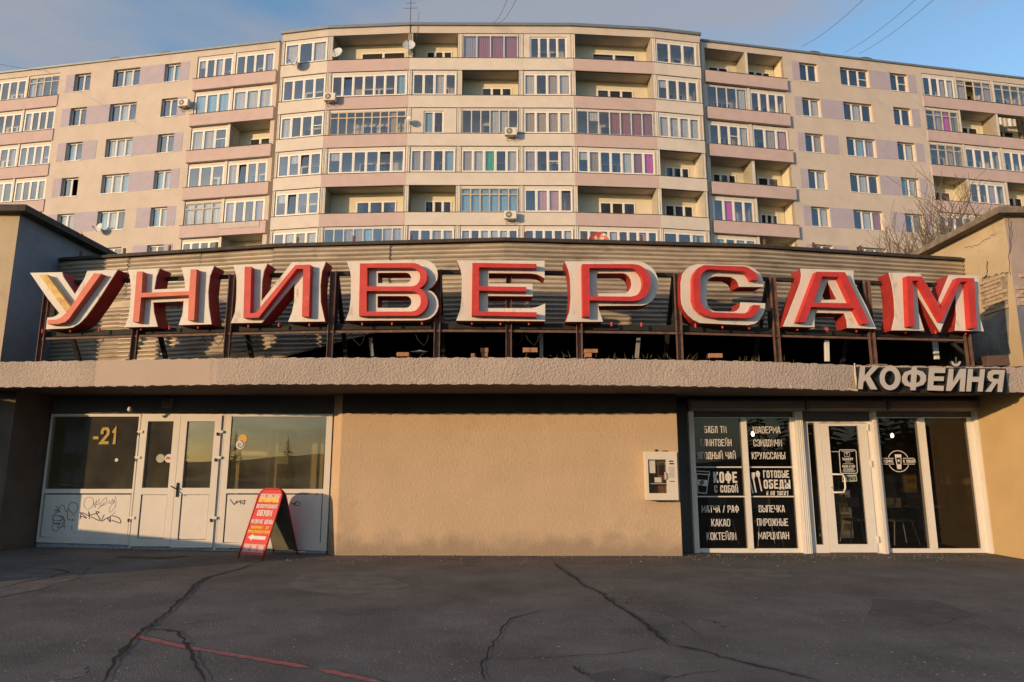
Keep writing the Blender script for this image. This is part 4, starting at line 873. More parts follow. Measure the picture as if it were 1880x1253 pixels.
# door plate
def z4(x, y): return (1440+x/3.48, 700+y/3.48)
dr(cdoor, 'hours_plate_border', [[(345, 450), (350, 440), (445, 440), (453, 448), (462, 580), (455, 590), (362, 590), (354, 582)]], mLet, .03, w=.014, closed=True, conv=z4)
def tx4(par, s, x0, x1, y0, y1, t, d=.03, mat=None):
    m_ = MB(); a = z4(x0, y0); b = z4(x1, y1); textpx(m_, FC, s, a[0], b[0], a[1], b[1], t, d); m_.build('lettering', mat or mLet, par)
tx4(cdoor, 'T', 388, 402, 458, 474, .012); tx4(cdoor, 'ТАМБУР', 366, 434, 490, 507, .014); tx4(cdoor, '08:00-21:00', 366, 446, 537, 553, .012); tx4(cdoor, 'БЕЗ ВЫХОДНЫХ', 374, 440, 558, 567, .006)
dr(cdoor, 'hours_plate_border', [[(378, 456), (412, 456), (412, 482), (380, 482)]], mLet, .03, w=.007, closed=True, conv=z4)
dr(cdoor, 'hours_plate_border', [[(360, 449), (440, 449)], [(296, 451), (342, 451)], [(366, 573), (450, 573)], [(374, 580), (446, 580)], [(384, 517), (418, 517)], [(370, 529), (436, 529)]], mLet, .03, w=.009, conv=z4)
mMint = M('mint_card', (.38, .42, .30), .6)
dr(cdoor, 'open_sign', [[(362, 602), (455, 598), (460, 640), (366, 646)]], mMint, .035, conv=z4); tx4(cdoor, 'ОТКРЫТО', 368, 452, 609, 634, .012, .038, mBlack)
# round cafe mark
cc = FC.hit(*z4(728, 512)); R_ = .20; m_ = MB()
for s0, s1 in ((.12, .88), (1.12, 1.88)): m_.ribbon(FC, [(cc[0]+R_*cos(pi*(s0+(s1-s0)*i/14)), cc[1]+R_*sin(pi*(s0+(s1-s0)*i/14))) for i in range(15)], .014, .008)
for s_ in (1, -1):
    for (a, b) in ((-.31, -.09), (.09, .31)): m_.ribbon(FC, [(cc[0]+a, cc[1]+.055*s_), (cc[0]+b, cc[1]+.055*s_)], .012, .0085)
text(m_, FC, 'КОФЕ', cc[0]-.29, cc[0]-.1, cc[1]-.03, cc[1]+.03, .012, .008); text(m_, FC, 'С СОБОЙ', cc[0]+.09, cc[0]+.33, cc[1]-.03, cc[1]+.03, .012, .008)
m_.poly([FC.p(cc[0]-.065, cc[1]+.13, .012), FC.p(cc[0]-.04, cc[1]-.15, .012), FC.p(cc[0]+.04, cc[1]-.15, .012), FC.p(cc[0]+.065, cc[1]+.13, .012)]); m_.build('cafe_emblem', mLet, cw2)
m_ = MB(); m_.poly([FC.p(cc[0]-.045, cc[1]+.07, .014), FC.p(cc[0]-.03, cc[1]-.06, .014), FC.p(cc[0]+.03, cc[1]-.06, .014), FC.p(cc[0]+.045, cc[1]+.07, .014)]); m_.build('cafe_emblem', mBlack, cw2)
m_ = MB(); m_.disc(FC.p(cc[0], cc[1]+.01, .016), FC.N, .022, 12); m_.build('cafe_emblem', mLet, cw2)
# cafe interior things
mLamp = emis('lit_bulb', (1, .78, .5), 12); mYw = M('yellow_cafe_wall', (.36, .24, .07), .8, .15, 2); mTable = M('cafe_table', (.20, .17, .13), .5)
for px, py, Y, lab in ((1382, 797, 15.2, 'small lit bulb glowing behind the left cafe window'), (1638, 800, 15.6, 'small lit bulb glowing behind the right cafe window')):
    q = atY(px, py, Y); T = thing('pendant_lamp', (q.x, Y, 2.75), lab, 'lamp', 'pendant lamps in the cafe')
    MB().tube([(q.x, Y, 2.74), (q.x, Y, q.z+.05)], .006).build('flex', mBlack, T)
    m_ = MB(); m_.tube([(q.x, Y, q.z+.05), (q.x, Y, q.z+.03), (q.x, Y, q.z), (q.x, Y, q.z-.035), (q.x, Y, q.z-.05)], [.012, .022, .034, .026, .006], 10); m_.build('bulb', mLamp, T, smooth=True)
fb = Fr((0, YR+4.95, 0), (1, 0, 0))
for (a, b, z0, z1) in ((1650, 1680, .9, 2.2), (1725, 1790, 1.1, 2.35)): x0, x1 = X(a, 850, YR+4.9), X(b, 850, YR+4.9); MB().box(fb, x0, x1, z0, z1, 0, .03).build('wall_panel', mYw, SH)
def stool(px, Y, lab):
    x = X(px, 960, Y); T = thing('cafe_chair', (x, Y, 0), lab, 'chair', 'chairs inside the cafe')
    MB().box(Fr((x, Y, 0), (1, 0, 0)), -.22, .22, .46, .5, -.2, .2).build('seat', mTable, T)
    m_ = MB(); m_.box(Fr((x, Y, 0), (1, 0, 0)), -.2, .2, .72, .92, -.24, -.2); m_.build('backrest', mTable, T)
    for sx in (-1, 1):
        for sy in (-1, 1): MB().tube([(x+sx*.26, Y+sy*.24, 0), (x+sx*.18, Y+sy*.17, .46)], .012).build('leg', mAlu, T)
stool(1405, YR+1.0, 'chair with splayed legs behind the pastry lettering'); stool(1325, YR+1.3, 'chair behind the cocoa and cocktail lettering'); stool(1572, YR+1.4, 'chair just inside the cafe door'); stool(1650, YR+1.2, 'chair behind the window with the round emblem')
x = X(1690, 890, YR+1.5); T = thing('cafe_table', (x, YR+1.5, 0), 'small round table behind the right cafe window', 'table')
m_ = MB(); m_.disc((x, YR+1.5, .76), (0, 0, 1), .36, 24, .03, up=(0, 1, 0)); m_.build('table_top', mTable, T); MB().tube([(x, YR+1.5, .02), (x, YR+1.5, .73)], .03).build('pedestal', mAlu, T)
x = X(1540, 950, YR+2.4); T = thing('fridge_display', (x, YR+2.4, 0), 'low glazed counter with pale items seen through the cafe door', 'display counter')
f3 = Fr((x, YR+2.4, 0), (1, 0, 0)); MB().box(f3, -.3, .3, 0, 1.05, -.4, 0).build('cabinet', mAlu, T)
for i in range(4): MB().box(f3, -.22, .22, .15+.21*i, .31+.21*i, .0, .02).build('shelf_goods', mCur['y'], T)
# --- wall dispenser
FD = Fr((0, 12.56, 0), (1, 0, 0)); u0, u1 = hx(FD, 1186.5, 870), hx(FD, 1244, 870); z0, z1 = hz(FD, 918.5, 1215), hz(FD, 829.5, 1215)
T = thing('wall_dispenser', ((u0+u1)/2, YW, z0), 'white wall mounted vending cabinet with a dark glass door on the ochre wall', 'vending machine')
mVend = M('vending_white', (.62, .56, .48), .45, .04, 3)
wu0, wu1 = hx(FD, 1190.5, 870), hx(FD, 1223.5, 870); wz0, wz1 = hz(FD, 906, 1210), hz(FD, 844, 1210)
m_ = MB(); m_.box(FD, u0, u0+.03, z0, z1, -.235, -.02); m_.box(FD, u1-.03, u1, z0, z1, -.235, -.02); m_.box(FD, u0+.03, u1-.03, z0, z0+.03, -.235, -.02); m_.box(FD, u0+.03, u1-.03, z1-.03, z1, -.235, -.02); m_.box(FD, u0+.03, u1-.03, z0+.03, z1-.03, -.235, -.2); m_.build('cabinet', mVend, T)
m_ = MB(); m_.box(FD, u0, wu0, z0, z1, -.02, 0); m_.box(FD, wu1, u1, z0, z1, -.02, 0); m_.box(FD, wu0, wu1, z0, wz0, -.02, 0); m_.box(FD, wu0, wu1, wz1, z1, -.02, 0); fd = m_.build('front_plate', mVend, T)
MB().quad(FD.p(wu0, wz0, -.01), FD.p(wu1, wz0, -.01), FD.p(wu1, wz1, -.01), FD.p(wu0, wz1, -.01)).build('glass_door', glass('cabinet_glass', (.8, .78, .72), .03), T)
m_ = MB(); m_.box(FD, wu0, wu1, wz0, wz1, -.19, -.18); m_.build('interior_back', M('vending_brown', (.22, .11, .05), .5, .5, 4, stretch=(8, 1, 1)), T)
MB().box(FD, wu0, wu1, wz0+.16, wz0+.175, -.18, -.04).build('shelf', mAlu, T)
def note(a, b, c, d, mat=mLet, dd=-.006): q0 = FD.hit(a, d); q1 = FD.hit(b, c); return MB().box(FD, q0[0], q1[0], q0[1], q1[1], dd, dd+.003).build('paper_notice', mat, T)
mPap = M('notice_paper', (.5, .47, .42), .8, .25, 60); note(1193, 1202.5, 846, 869, mPap); note(1202, 1214, 877, 886, mPap); note(1228, 1236, 846, 848.5, M('blue_label', (.02, .03, .30), .5), .001); note(1229, 1237, 850.5, 853, mBlack, .001); note(1228, 1237, 857, 878, M('key_label', (.44, .42, .38), .6, .3, 80), .001); note(1230, 1238.5, 883.5, 884.8, mBlack, .001)
a = FD.hit(1220.5, 874); MB().tube([FD.p(a[0], a[1]-.06, 0), FD.p(a[0], a[1]-.05, .04), FD.p(a[0], a[1]+.05, .04), FD.p(a[0], a[1]+.06, 0)], .009, 8).build('handle', mFrameC, T)
m_ = MB(); a = FD.hit(1207, 828); m_.box(FD, a[0]-.02, a[0]+.03, z1, z1+.04, -.12, -.06); a = FD.hit(1224, 828); m_.box(FD, a[0]-.04, a[0]+.04, z1, z1+.02, -.12, -.04); m_.build('top_fitting', mBlack, T)
# --- КОФЕЙНЯ sign
a = cp[9]; b = cp[10]
SG = Fr((0, 0, 0), (1, 0, 0)); A_ = atZ(1566, 671, ZF-.055); B_ = atZ(1850, 674.5, ZF-.06); SG = plan((A_.x, A_.y), (B_.x, B_.y)); SG.o += SG.N*.0
def z5(x, y): return (1560+x/6.267, 655+y/6.267)
T = thing('cafe_sign', SG.p(SG.L/2, ZC, 0), 'grey block lettering reading КОФЕЙНЯ on a black board at the right end of the canopy', 'shop sign')
u0, u1 = SG.hit(*z5(88, 240))[0], SG.hit(*z5(1870, 240))[0]
MB().box(SG, u0-.01, SG.hit(*z5(1780, 240))[0], ZC-.09, ZF-.09, .0, .05).build('backing_board', mBlack, T)
FSg = Fr(SG.o+SG.N*.17, SG.U); mKL = M('grey_sign_face', (.44, .40, .37), .55, .05, 4)
LT = {'К': ([(118, 110), (178, 115), (172, 222), (262, 112), (340, 112), (232, 225), (318, 378), (240, 378), (180, 270), (158, 298), (150, 376), (92, 373)], []),
 'О': ([(465+122*cos(t), 247+140*sin(t)) for t in [i*2*pi/28 for i in range(28)]], [[(462+60*cos(t), 247+84*sin(t)) for t in [i*2*pi/24 for i in range(24)]]]),
 'Ф': ([(712, 122), (775, 122), (773, 152), (840, 172), (878, 215), (880, 275), (850, 325), (762, 352), (760, 388), (697, 388), (700, 352), (635, 332), (602, 290), (600, 235), (630, 180), (710, 152)], [[(708, 202), (700, 304), (672, 288), (662, 255), (672, 215)], [(772, 204), (806, 220), (816, 255), (800, 292), (765, 304)]]),
 'Е': ([(912, 128), (1102, 130), (1098, 190), (975, 188), (972, 228), (1085, 230), (1082, 282), (966, 280), (962, 332), (1085, 338), (1080, 395), (892, 388)], []),
 'Й': ([(1140, 140), (1195, 140), (1188, 295), (1268, 140), (1342, 142), (1322, 402), (1262, 400), (1275, 245), (1165, 396), (1108, 394)], []),
 'Н': ([(1362, 142), (1420, 142), (1415, 232), (1492, 234), (1500, 144), (1558, 146), (1530, 404), (1470, 402), (1482, 292), (1405, 290), (1395, 402), (1340, 400)], []),
 'Я': ([(1788, 155), (1755, 408), (1700, 406), (1706, 310), (1690, 310), (1628, 406), (1560, 404), (1640, 298), (1600, 275), (1582, 235), (1592, 180), (1640, 152)], [[(1722, 205), (1716, 258), (1660, 255), (1642, 230), (1662, 205)]])}
def conv(fr, pts, cv): return [fr.hit(*cv(*p)) for p in pts]
for ch, (o_, h_) in LT.items():
    m_ = MB(); m_.mi = 0; m_.prism(FSg, conv(FSg, o_, z5), [conv(FSg, q, z5) for q in h_], -.05, 0, mside=1); L_ = m_.build('letter', [mKL, mBlack], T, label='letter '+ch)
    if ch == 'Й':
        m_ = MB(); m_.prism(FSg, conv(FSg, [(1165, 55), (1190, 55), (1200, 78), (1222, 84), (1245, 78), (1258, 55), (1283, 55), (1268, 95), (1242, 114), (1205, 114), (1178, 95)], z5), [], -.05, 0, mside=1); m_.build('breve', [mKL, mBlack], L_)
m_ = MB()
for x in (150, 450, 730, 950, 1230, 1450, 1700): q = FSg.hit(*z5(x, 250)); m_.tube([SG.p(q[0], 3.1, .04), SG.p(q[0], 3.1, .13)], .01)
m_.build('spacer', mBlack, T)
# torn flashing hanging at the sign's left end
q = atZ(1569, 700, 3.0); T = thing('hanging_foam_strip', (q.x, A_.y, ZC), 'pale strip of torn sealant hanging at the left end of the cafe sign', 'foam strip')
m_ = MB(); m_.tube([SG.p(u0-.04, 3.32, .02), SG.p(u0-.05, 3.1, .03), SG.p(u0-.04, 2.92, .03), SG.p(u0-.05, 2.85, .03), SG.p(u0-.12, 2.86, .03), SG.p(u0-.2, 2.88, .03)], [.01, .015, .018, .02, .014, .01]); m_.build('sealant_bead', mSoap, T)
# ------------------------------------------------------------ blocks either side of the roof
def wbox(mb, x0, x1, y0, y1, z0, z1): return mb.box(WF, x0, x1, z0, z1, -y1, -y0)
BX = 9.82
def block(sgn, ztop, mside, mfront, mcope, px_lab):
    xi = sgn*BX; xo_ = sgn*16; y0 = 12.95; y1 = 20; zb1 = ztop-.5
    mb = MB()
    def P(x, y, z): return Vector((x, y, z))
    z0 = ZF-.1; sl = lambda y: ztop
    q = [P(xi, y0, z0), P(xi, y1, z0), P(xi, y1, sl(y1)-.12), P(xi, y0, ztop-.12)]
    mb.poly(q if sgn < 0 else q[::-1]); mb.mi = 1
    q = [P(xo_, y0, z0), P(xi, y0, z0), P(xi, y0, ztop-.12), P(xo_, y0, ztop-.12)]; mb.poly(q if sgn < 0 else q[::-1]); o = mb.build('rooftop_block', [mside, mfront], SH)
    mb = MB(); e = .24; xe = xi-sgn*e; th = .13
    # coping: flat front run, then falling to the back
    ys = [y0-.2, y0+.3, y1]
    for a, b in zip(ys, ys[1:]):
        za, zb_ = sl(a), sl(b); n = len(mb.v)
        mb.v += [P(xe, a, za-th), P(xo_, a, za-th), P(xo_, b, zb_-th), P(xe, b, zb_-th), P(xe, a, za), P(xo_, a, za), P(xo_, b, zb_), P(xe, b, zb_)]
        for f_ in ((3, 2, 1, 0), (4, 5, 6, 7), (0, 1, 5, 4), (2, 3, 7, 6), (3, 0, 4, 7)): mb.f.append(tuple(n+i for i in f_)); mb.m.append(0)
    mb.build('coping', mcope, SH)
    return o
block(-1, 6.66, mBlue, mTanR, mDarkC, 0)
block(1, 6.62, mTanR, M('mauve_render', (.33, .27, .25), .92, .12, 1.2, .6, 12, bdist=.02), mCope, 0)  # inner side in sunlit tan, front coloured dimmer for its weaker light
# damaged plaster on the right block: bricks laid bare
FB = Fr((BX, 12.95, 0), (0, -1, 0)); FB.o = Vector((BX, 20, 0))      # u grows toward the camera, N points to -X
if FB.N.x > 0: FB = Fr((BX, 12.95, 0), (0, 1, 0))
def fbh(px, py): return FB.hit(px, py)
patch = [fbh(*p) for p in ((1808, 512), (1830, 505), (1850, 503), (1851, 560), (1838, 572), (1815, 574), (1803, 560), (1801, 530))]
FBF = Fr((0, 12.95, 0), (1, 0, 0))
m_ = MB(); m_.prism(FB, patch, [], -.01, .006); m_.build('bare_mortar', mMort, SH)
us = [p[0] for p in patch]; zs_ = [p[1] for p in patch]; ua, ub, za, zb_ = min(us), max(us), min(zs_), max(zs_); rr = random.Random(5)
z = za+.02; row = 0
while z+.07 < zb_-.01:
    u = ua+.02+(.12 if row % 2 else 0)
    while u+.2 < ub:
        if rr.random() < .93:
            j = rr.uniform(0, .012); MB().bev(FB, u, u+.235, z, z+.068, 0, .022+j, .008).build('brick', mBrickS, SH)
        u += .25
    z += .08; row += 1
z = za+.02; row = 0; fx0 = BX+.03
while z+.07 < zb_-.06:
    u = fx0+(.1 if row % 2 else 0)
    while u+.2 < fx0+.75:
        if rr.random() < .9: MB().bev(FBF, u, u+.235, z, z+.068, 0, .022+rr.uniform(0, .012), .008).build('brick', mBrickS, SH)
        u += .25
    z += .08; row += 1
# grey unpainted lower plaster
mGP = M('grey_patch_plaster', (.235, .235, .225), .92, .35, 1.6, .8, 12, bdist=.02, spots=((.10, .09, .075), 2.2, .52, .2))
lo = [fbh(*p) for p in ((1800, 590), (1822, 580), (1852, 566), (1853, 690), (1740, 690), (1735, 630), (1760, 612))]
m_ = MB(); m_.prism(FB, lo, [], -.01, .004); m_.build('plaster_patch', mGP, SH)
m_ = MB(); m_.box(FBF, BX+.004, BX+3, ZF-.1, fbh(1852, 566)[1], 0, .005); m_.build('plaster_patch', M('blue_patch_plaster', (.15, .17, .22), .92, .35, 1.6, .8, 12, spots=((.3, .3, .28), 3, .5, .2)), SH)
def crackw(fr, pts, w, d=.003, par=SH):
    P = [fr.hit(*p) for p in pts]; Q = []
    for a, b in zip(P, P[1:]):
        for i in range(4): Q.append((a[0]+(b[0]-a[0])*i/4+rr.gauss(0, .012), a[1]+(b[1]-a[1])*i/4+rr.gauss(0, .012)))
    Q.append(P[-1]); MB().ribbon(fr, Q, w, d).build('wall_crack', mCrack, par)
crackw(FB, [(1800, 530), (1806, 512), (1812, 505), (1813, 490), (1812, 480)], .022); crackw(FB, [(1852, 400), (1854, 430), (1853, 470), (1856, 505)], .015); crackw(FB, [(1770, 455), (1790, 452), (1812, 440), (1830, 428)], .010); crackw(FB, [(1806, 512), (1830, 505), (1852, 500)], .02); crackw(FB, [(1801, 530), (1803, 560), (1815, 575)], .018)
crackw(Fr((-BX, 12.95, 0), (0, 1, 0)) if Fr((-BX, 0, 0), (0, 1, 0)).N.x > 0 else Fr((-BX, 20, 0), (0, -1, 0)), [(150, 425), (155, 440), (152, 452)], .02)

# ------------------------------------------------------------ corrugated screen behind the letters
pn = [(-BX, 14.32), (-4.7, 12.98), (-.15, 12.6), (4.7, 12.98), (BX-.08, 14.3)]
SCR = thing('corrugated_screen', (0, 13, ZF), 'bent screen of horizontal corrugated metal sheets behind the rooftop letters', 'metal screen')
mCor = M('weathered_corrugated_metal', (.46, .40, .325), .55, .22, 1.3, .15, 30, stretch=(1, 1, 2.5), spots=((.22, .17, .12), 2.5, .55, .2), metal=.15)
mCor2 = M('weathered_corrugated_metal_darker', (.37, .32, .255), .5, .25, 1.6, .15, 30, stretch=(1, 1, 2.5), spots=((.16, .12, .09), 2.5, .52, .2), metal=.2)
ZT = 5.83; segs = []
for a, b in zip(pn, pn[1:]):
    fr = plan(a, b); n = 3 if fr.L > 4.6 else 2
    for i in range(n): segs.append((fr, fr.L*i/n, fr.L*(i+1)/n))
cor = random.Random(11)
def sheet(fr, u0, u1, zbot0, zbot1, ztop, d0, tilt, mat, pitch=.088, amp=.028, nu=6):
    mb = MB(); rows = []; n = int((ztop-min(zbot0, zbot1))/pitch*5)+1
    for j in range(n+1):
        t = j/n; r = []
        for i in range(nu+1):
            s = i/nu; zb0_ = zbot0+(zbot1-zbot0)*s; z = ztop-(ztop-zb0_)*t
            ph = (ztop-(ztop-min(zbot0, zbot1))*t)
            zz = max(zb0_, ph); d = d0+tilt*(1-t)+amp*sin(2*pi*zz/pitch)+.006*sin(s*5+u0*3+t*4)
            r.append(fr.p(u0+(u1-u0)*s, zz, d))
        rows.append(r)
    for a, b in zip(rows, rows[1:]):
        for i in range(nu):
            if (a[i]-b[i]).length > 1e-4 or (a[i+1]-b[i+1]).length > 1e-4: mb.quad(b[i], b[i+1], a[i+1], a[i])
    return mb.build('corrugated_sheet', mat, SCR, smooth=True)
for (fr, u0, u1) in segs:
    xm = fr.p((u0+u1)/2, 0).x; zm = 4.95+cor.uniform(-.05, .05); mt = mCor if xm < 0 or cor.random() < .2 else mCor
    sheet(fr, u0, u1+.05, zm-.06, zm-.06, ZT-.02, .02+cor.uniform(-.01, .01), cor.uniform(-.01, .03), mt)
    xa = fr.p(u0, 0).x; xb = fr.p(u1, 0).x
    def zbt(x):      # ragged lower edge of the sheeting
        if x < -5.4: return ZF-.02
        if x < -3.2: return ZF-.02+(4.14-ZF)*(x+5.4)/2.2
        return 4.14
    sheet(fr, u0, u1+.05, zbt(xa), zbt(xb), zm, .0, .02+cor.uniform(-.01, .02), mCor2 if cor.random() < .35 else mCor)
mEdge = M('roof_edge_felt', (.045, .038, .032), .8, .4, 8); m_ = MB(); m2 = MB(); m3 = MB()
for a, b in zip(pn, pn[1:]):
    fr = plan(a, b); m_.box(fr, -.03, fr.L+.03, ZT, ZT+.05, -.4, .10); m_.box(fr, -.02, fr.L+.02, ZT+.05, ZT+.085, -.45, .04)
    m3.quad(Vector((a[0], a[1]+.3, ZT+.06)), Vector((b[0], b[1]+.3, ZT+.06)), Vector((b[0], 20, ZT-.2)), Vector((a[0], 20, ZT-.2)))
    n = int(fr.L/1.15)
    for i in range(n): MB().box(fr, .4+i*1.15, .44+i*1.15, ZT+.085, ZT+.24, -.10, -.06).build('edge_stub', mRust, SCR)
m_.build('top_edge_strip', mEdge, SCR); m3.build('roof_sheet', mEdge, SCR)
a = atY(240, 467, 14.0); 
for c_ in list(SCR.children):
    for v_ in c_.data.vertices:
        if v_.co.z > 1.5: v_.co.z += .13*max(0, abs(v_.co.x)-4.7)/5.1
# dark loft void behind the screen
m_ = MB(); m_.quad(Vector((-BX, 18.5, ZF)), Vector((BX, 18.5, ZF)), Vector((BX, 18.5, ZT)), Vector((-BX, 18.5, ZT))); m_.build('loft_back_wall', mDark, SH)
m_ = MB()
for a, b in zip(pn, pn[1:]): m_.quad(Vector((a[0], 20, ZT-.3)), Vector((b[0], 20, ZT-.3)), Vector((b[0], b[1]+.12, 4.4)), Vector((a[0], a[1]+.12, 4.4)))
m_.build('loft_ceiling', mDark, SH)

# ------------------------------------------------------------ letter frame
DT = [(60, 12.03), (388, 11.56), (700, 11.27), (850, 11.25), (1000, 11.3), (1290, 11.5), (1440, 11.75), (1620, 11.98), (1830, 12.23)]
def Dl(px):
    for (a, da), (b, db) in zip(DT, DT[1:]):
        if px <= b: return da+(db-da)*(px-a)/(b-a)
    return DT[-1][1]
ZB = 4.0
FRM = thing('steel_rack', (0, 11.6, ZF), 'rusty steel rack of posts, beams and braces carrying the rooftop letters', 'steel rack')
fpx = [75, 246, 417, 606, 802, 934, 1064, 1248, 1427, 1602, 1778]
BD = .62
pos = []
for px in fpx:
    D = Dl(px)+.16; q = atY(px, 630, D); pos.append((q.x, D))
for i, (x, D) in enumerate(pos):
    m_ = MB(); fr = Fr((x, D, 0), (1, 0, 0)); w = .052
    m_.box(fr, -w, w, ZF-.02, 4.94, -.05, -.04); m_.box(fr, -w, -w+.012, ZF-.02, 4.94, -.04, .02); m_.box(fr, w-.012, w, ZF-.02, 4.94, -.04, .02); m_.build('post', mRust, FRM)
    if i in (2, 3, 4, 5, 7, 8, 9, 1, 0): MB().bar((x, D+.25, 4.9), (x, D+1.35, ZF), .07).build('brace', mBlack, FRM); MB().bar((x, D+.22, 4.95), (x, D+.22, 3.95), .09, .06).build('rear_post', mBlack, FRM)
    MB().box(fr, -.16, .16, ZF, ZF+.025, -.1, .12).build('base_plate', mCope, FRM)
for a, b in zip(pos, pos[1:]):
    p0 = Vector((a[0], a[1]+.14, 0)); p1 = Vector((b[0], b[1]+.14, 0))
    MB().bar(p0+Vector((0, 0, 3.96)), p1+Vector((0, 0, 3.96)), .10, .10).build('lower_beam', mBlack, FRM); MB().bar(p0+Vector((0, 0, 4.93)), p1+Vector((0, 0, 4.93)), .07, .07).build('upper_beam', mBlack, FRM)
    MB().bar(p0+Vector((0, -.1, 3.86)), p1+Vector((0, -.1, 3.86)), .05, .04).build('angle_rail', mRust, FRM)
x, D = pos[-1]; MB().bar((x-.35, D+.1, 3.93), (x, D+.1, 3.6), .05).build('brace', mBlack, FRM); MB().bar((x, D+.1, 3.75), (x+.35, D+.3, 3.36), .05).build('brace', mBlack, FRM)
m_ = MB()
for i in range(9):      # loose cables
    px = rr.uniform(120, 1500); q = atY(px, 612, Dl(px)+.3); m_.tube([q, q+Vector((.05, 0, -.12)), q+Vector((.16, 0, -.22)), q+Vector((.22, 0, -.12)), q+Vector((.24, 0, .05))], .007, 5)
m_.build('loose_cable', mBlack, FRM)
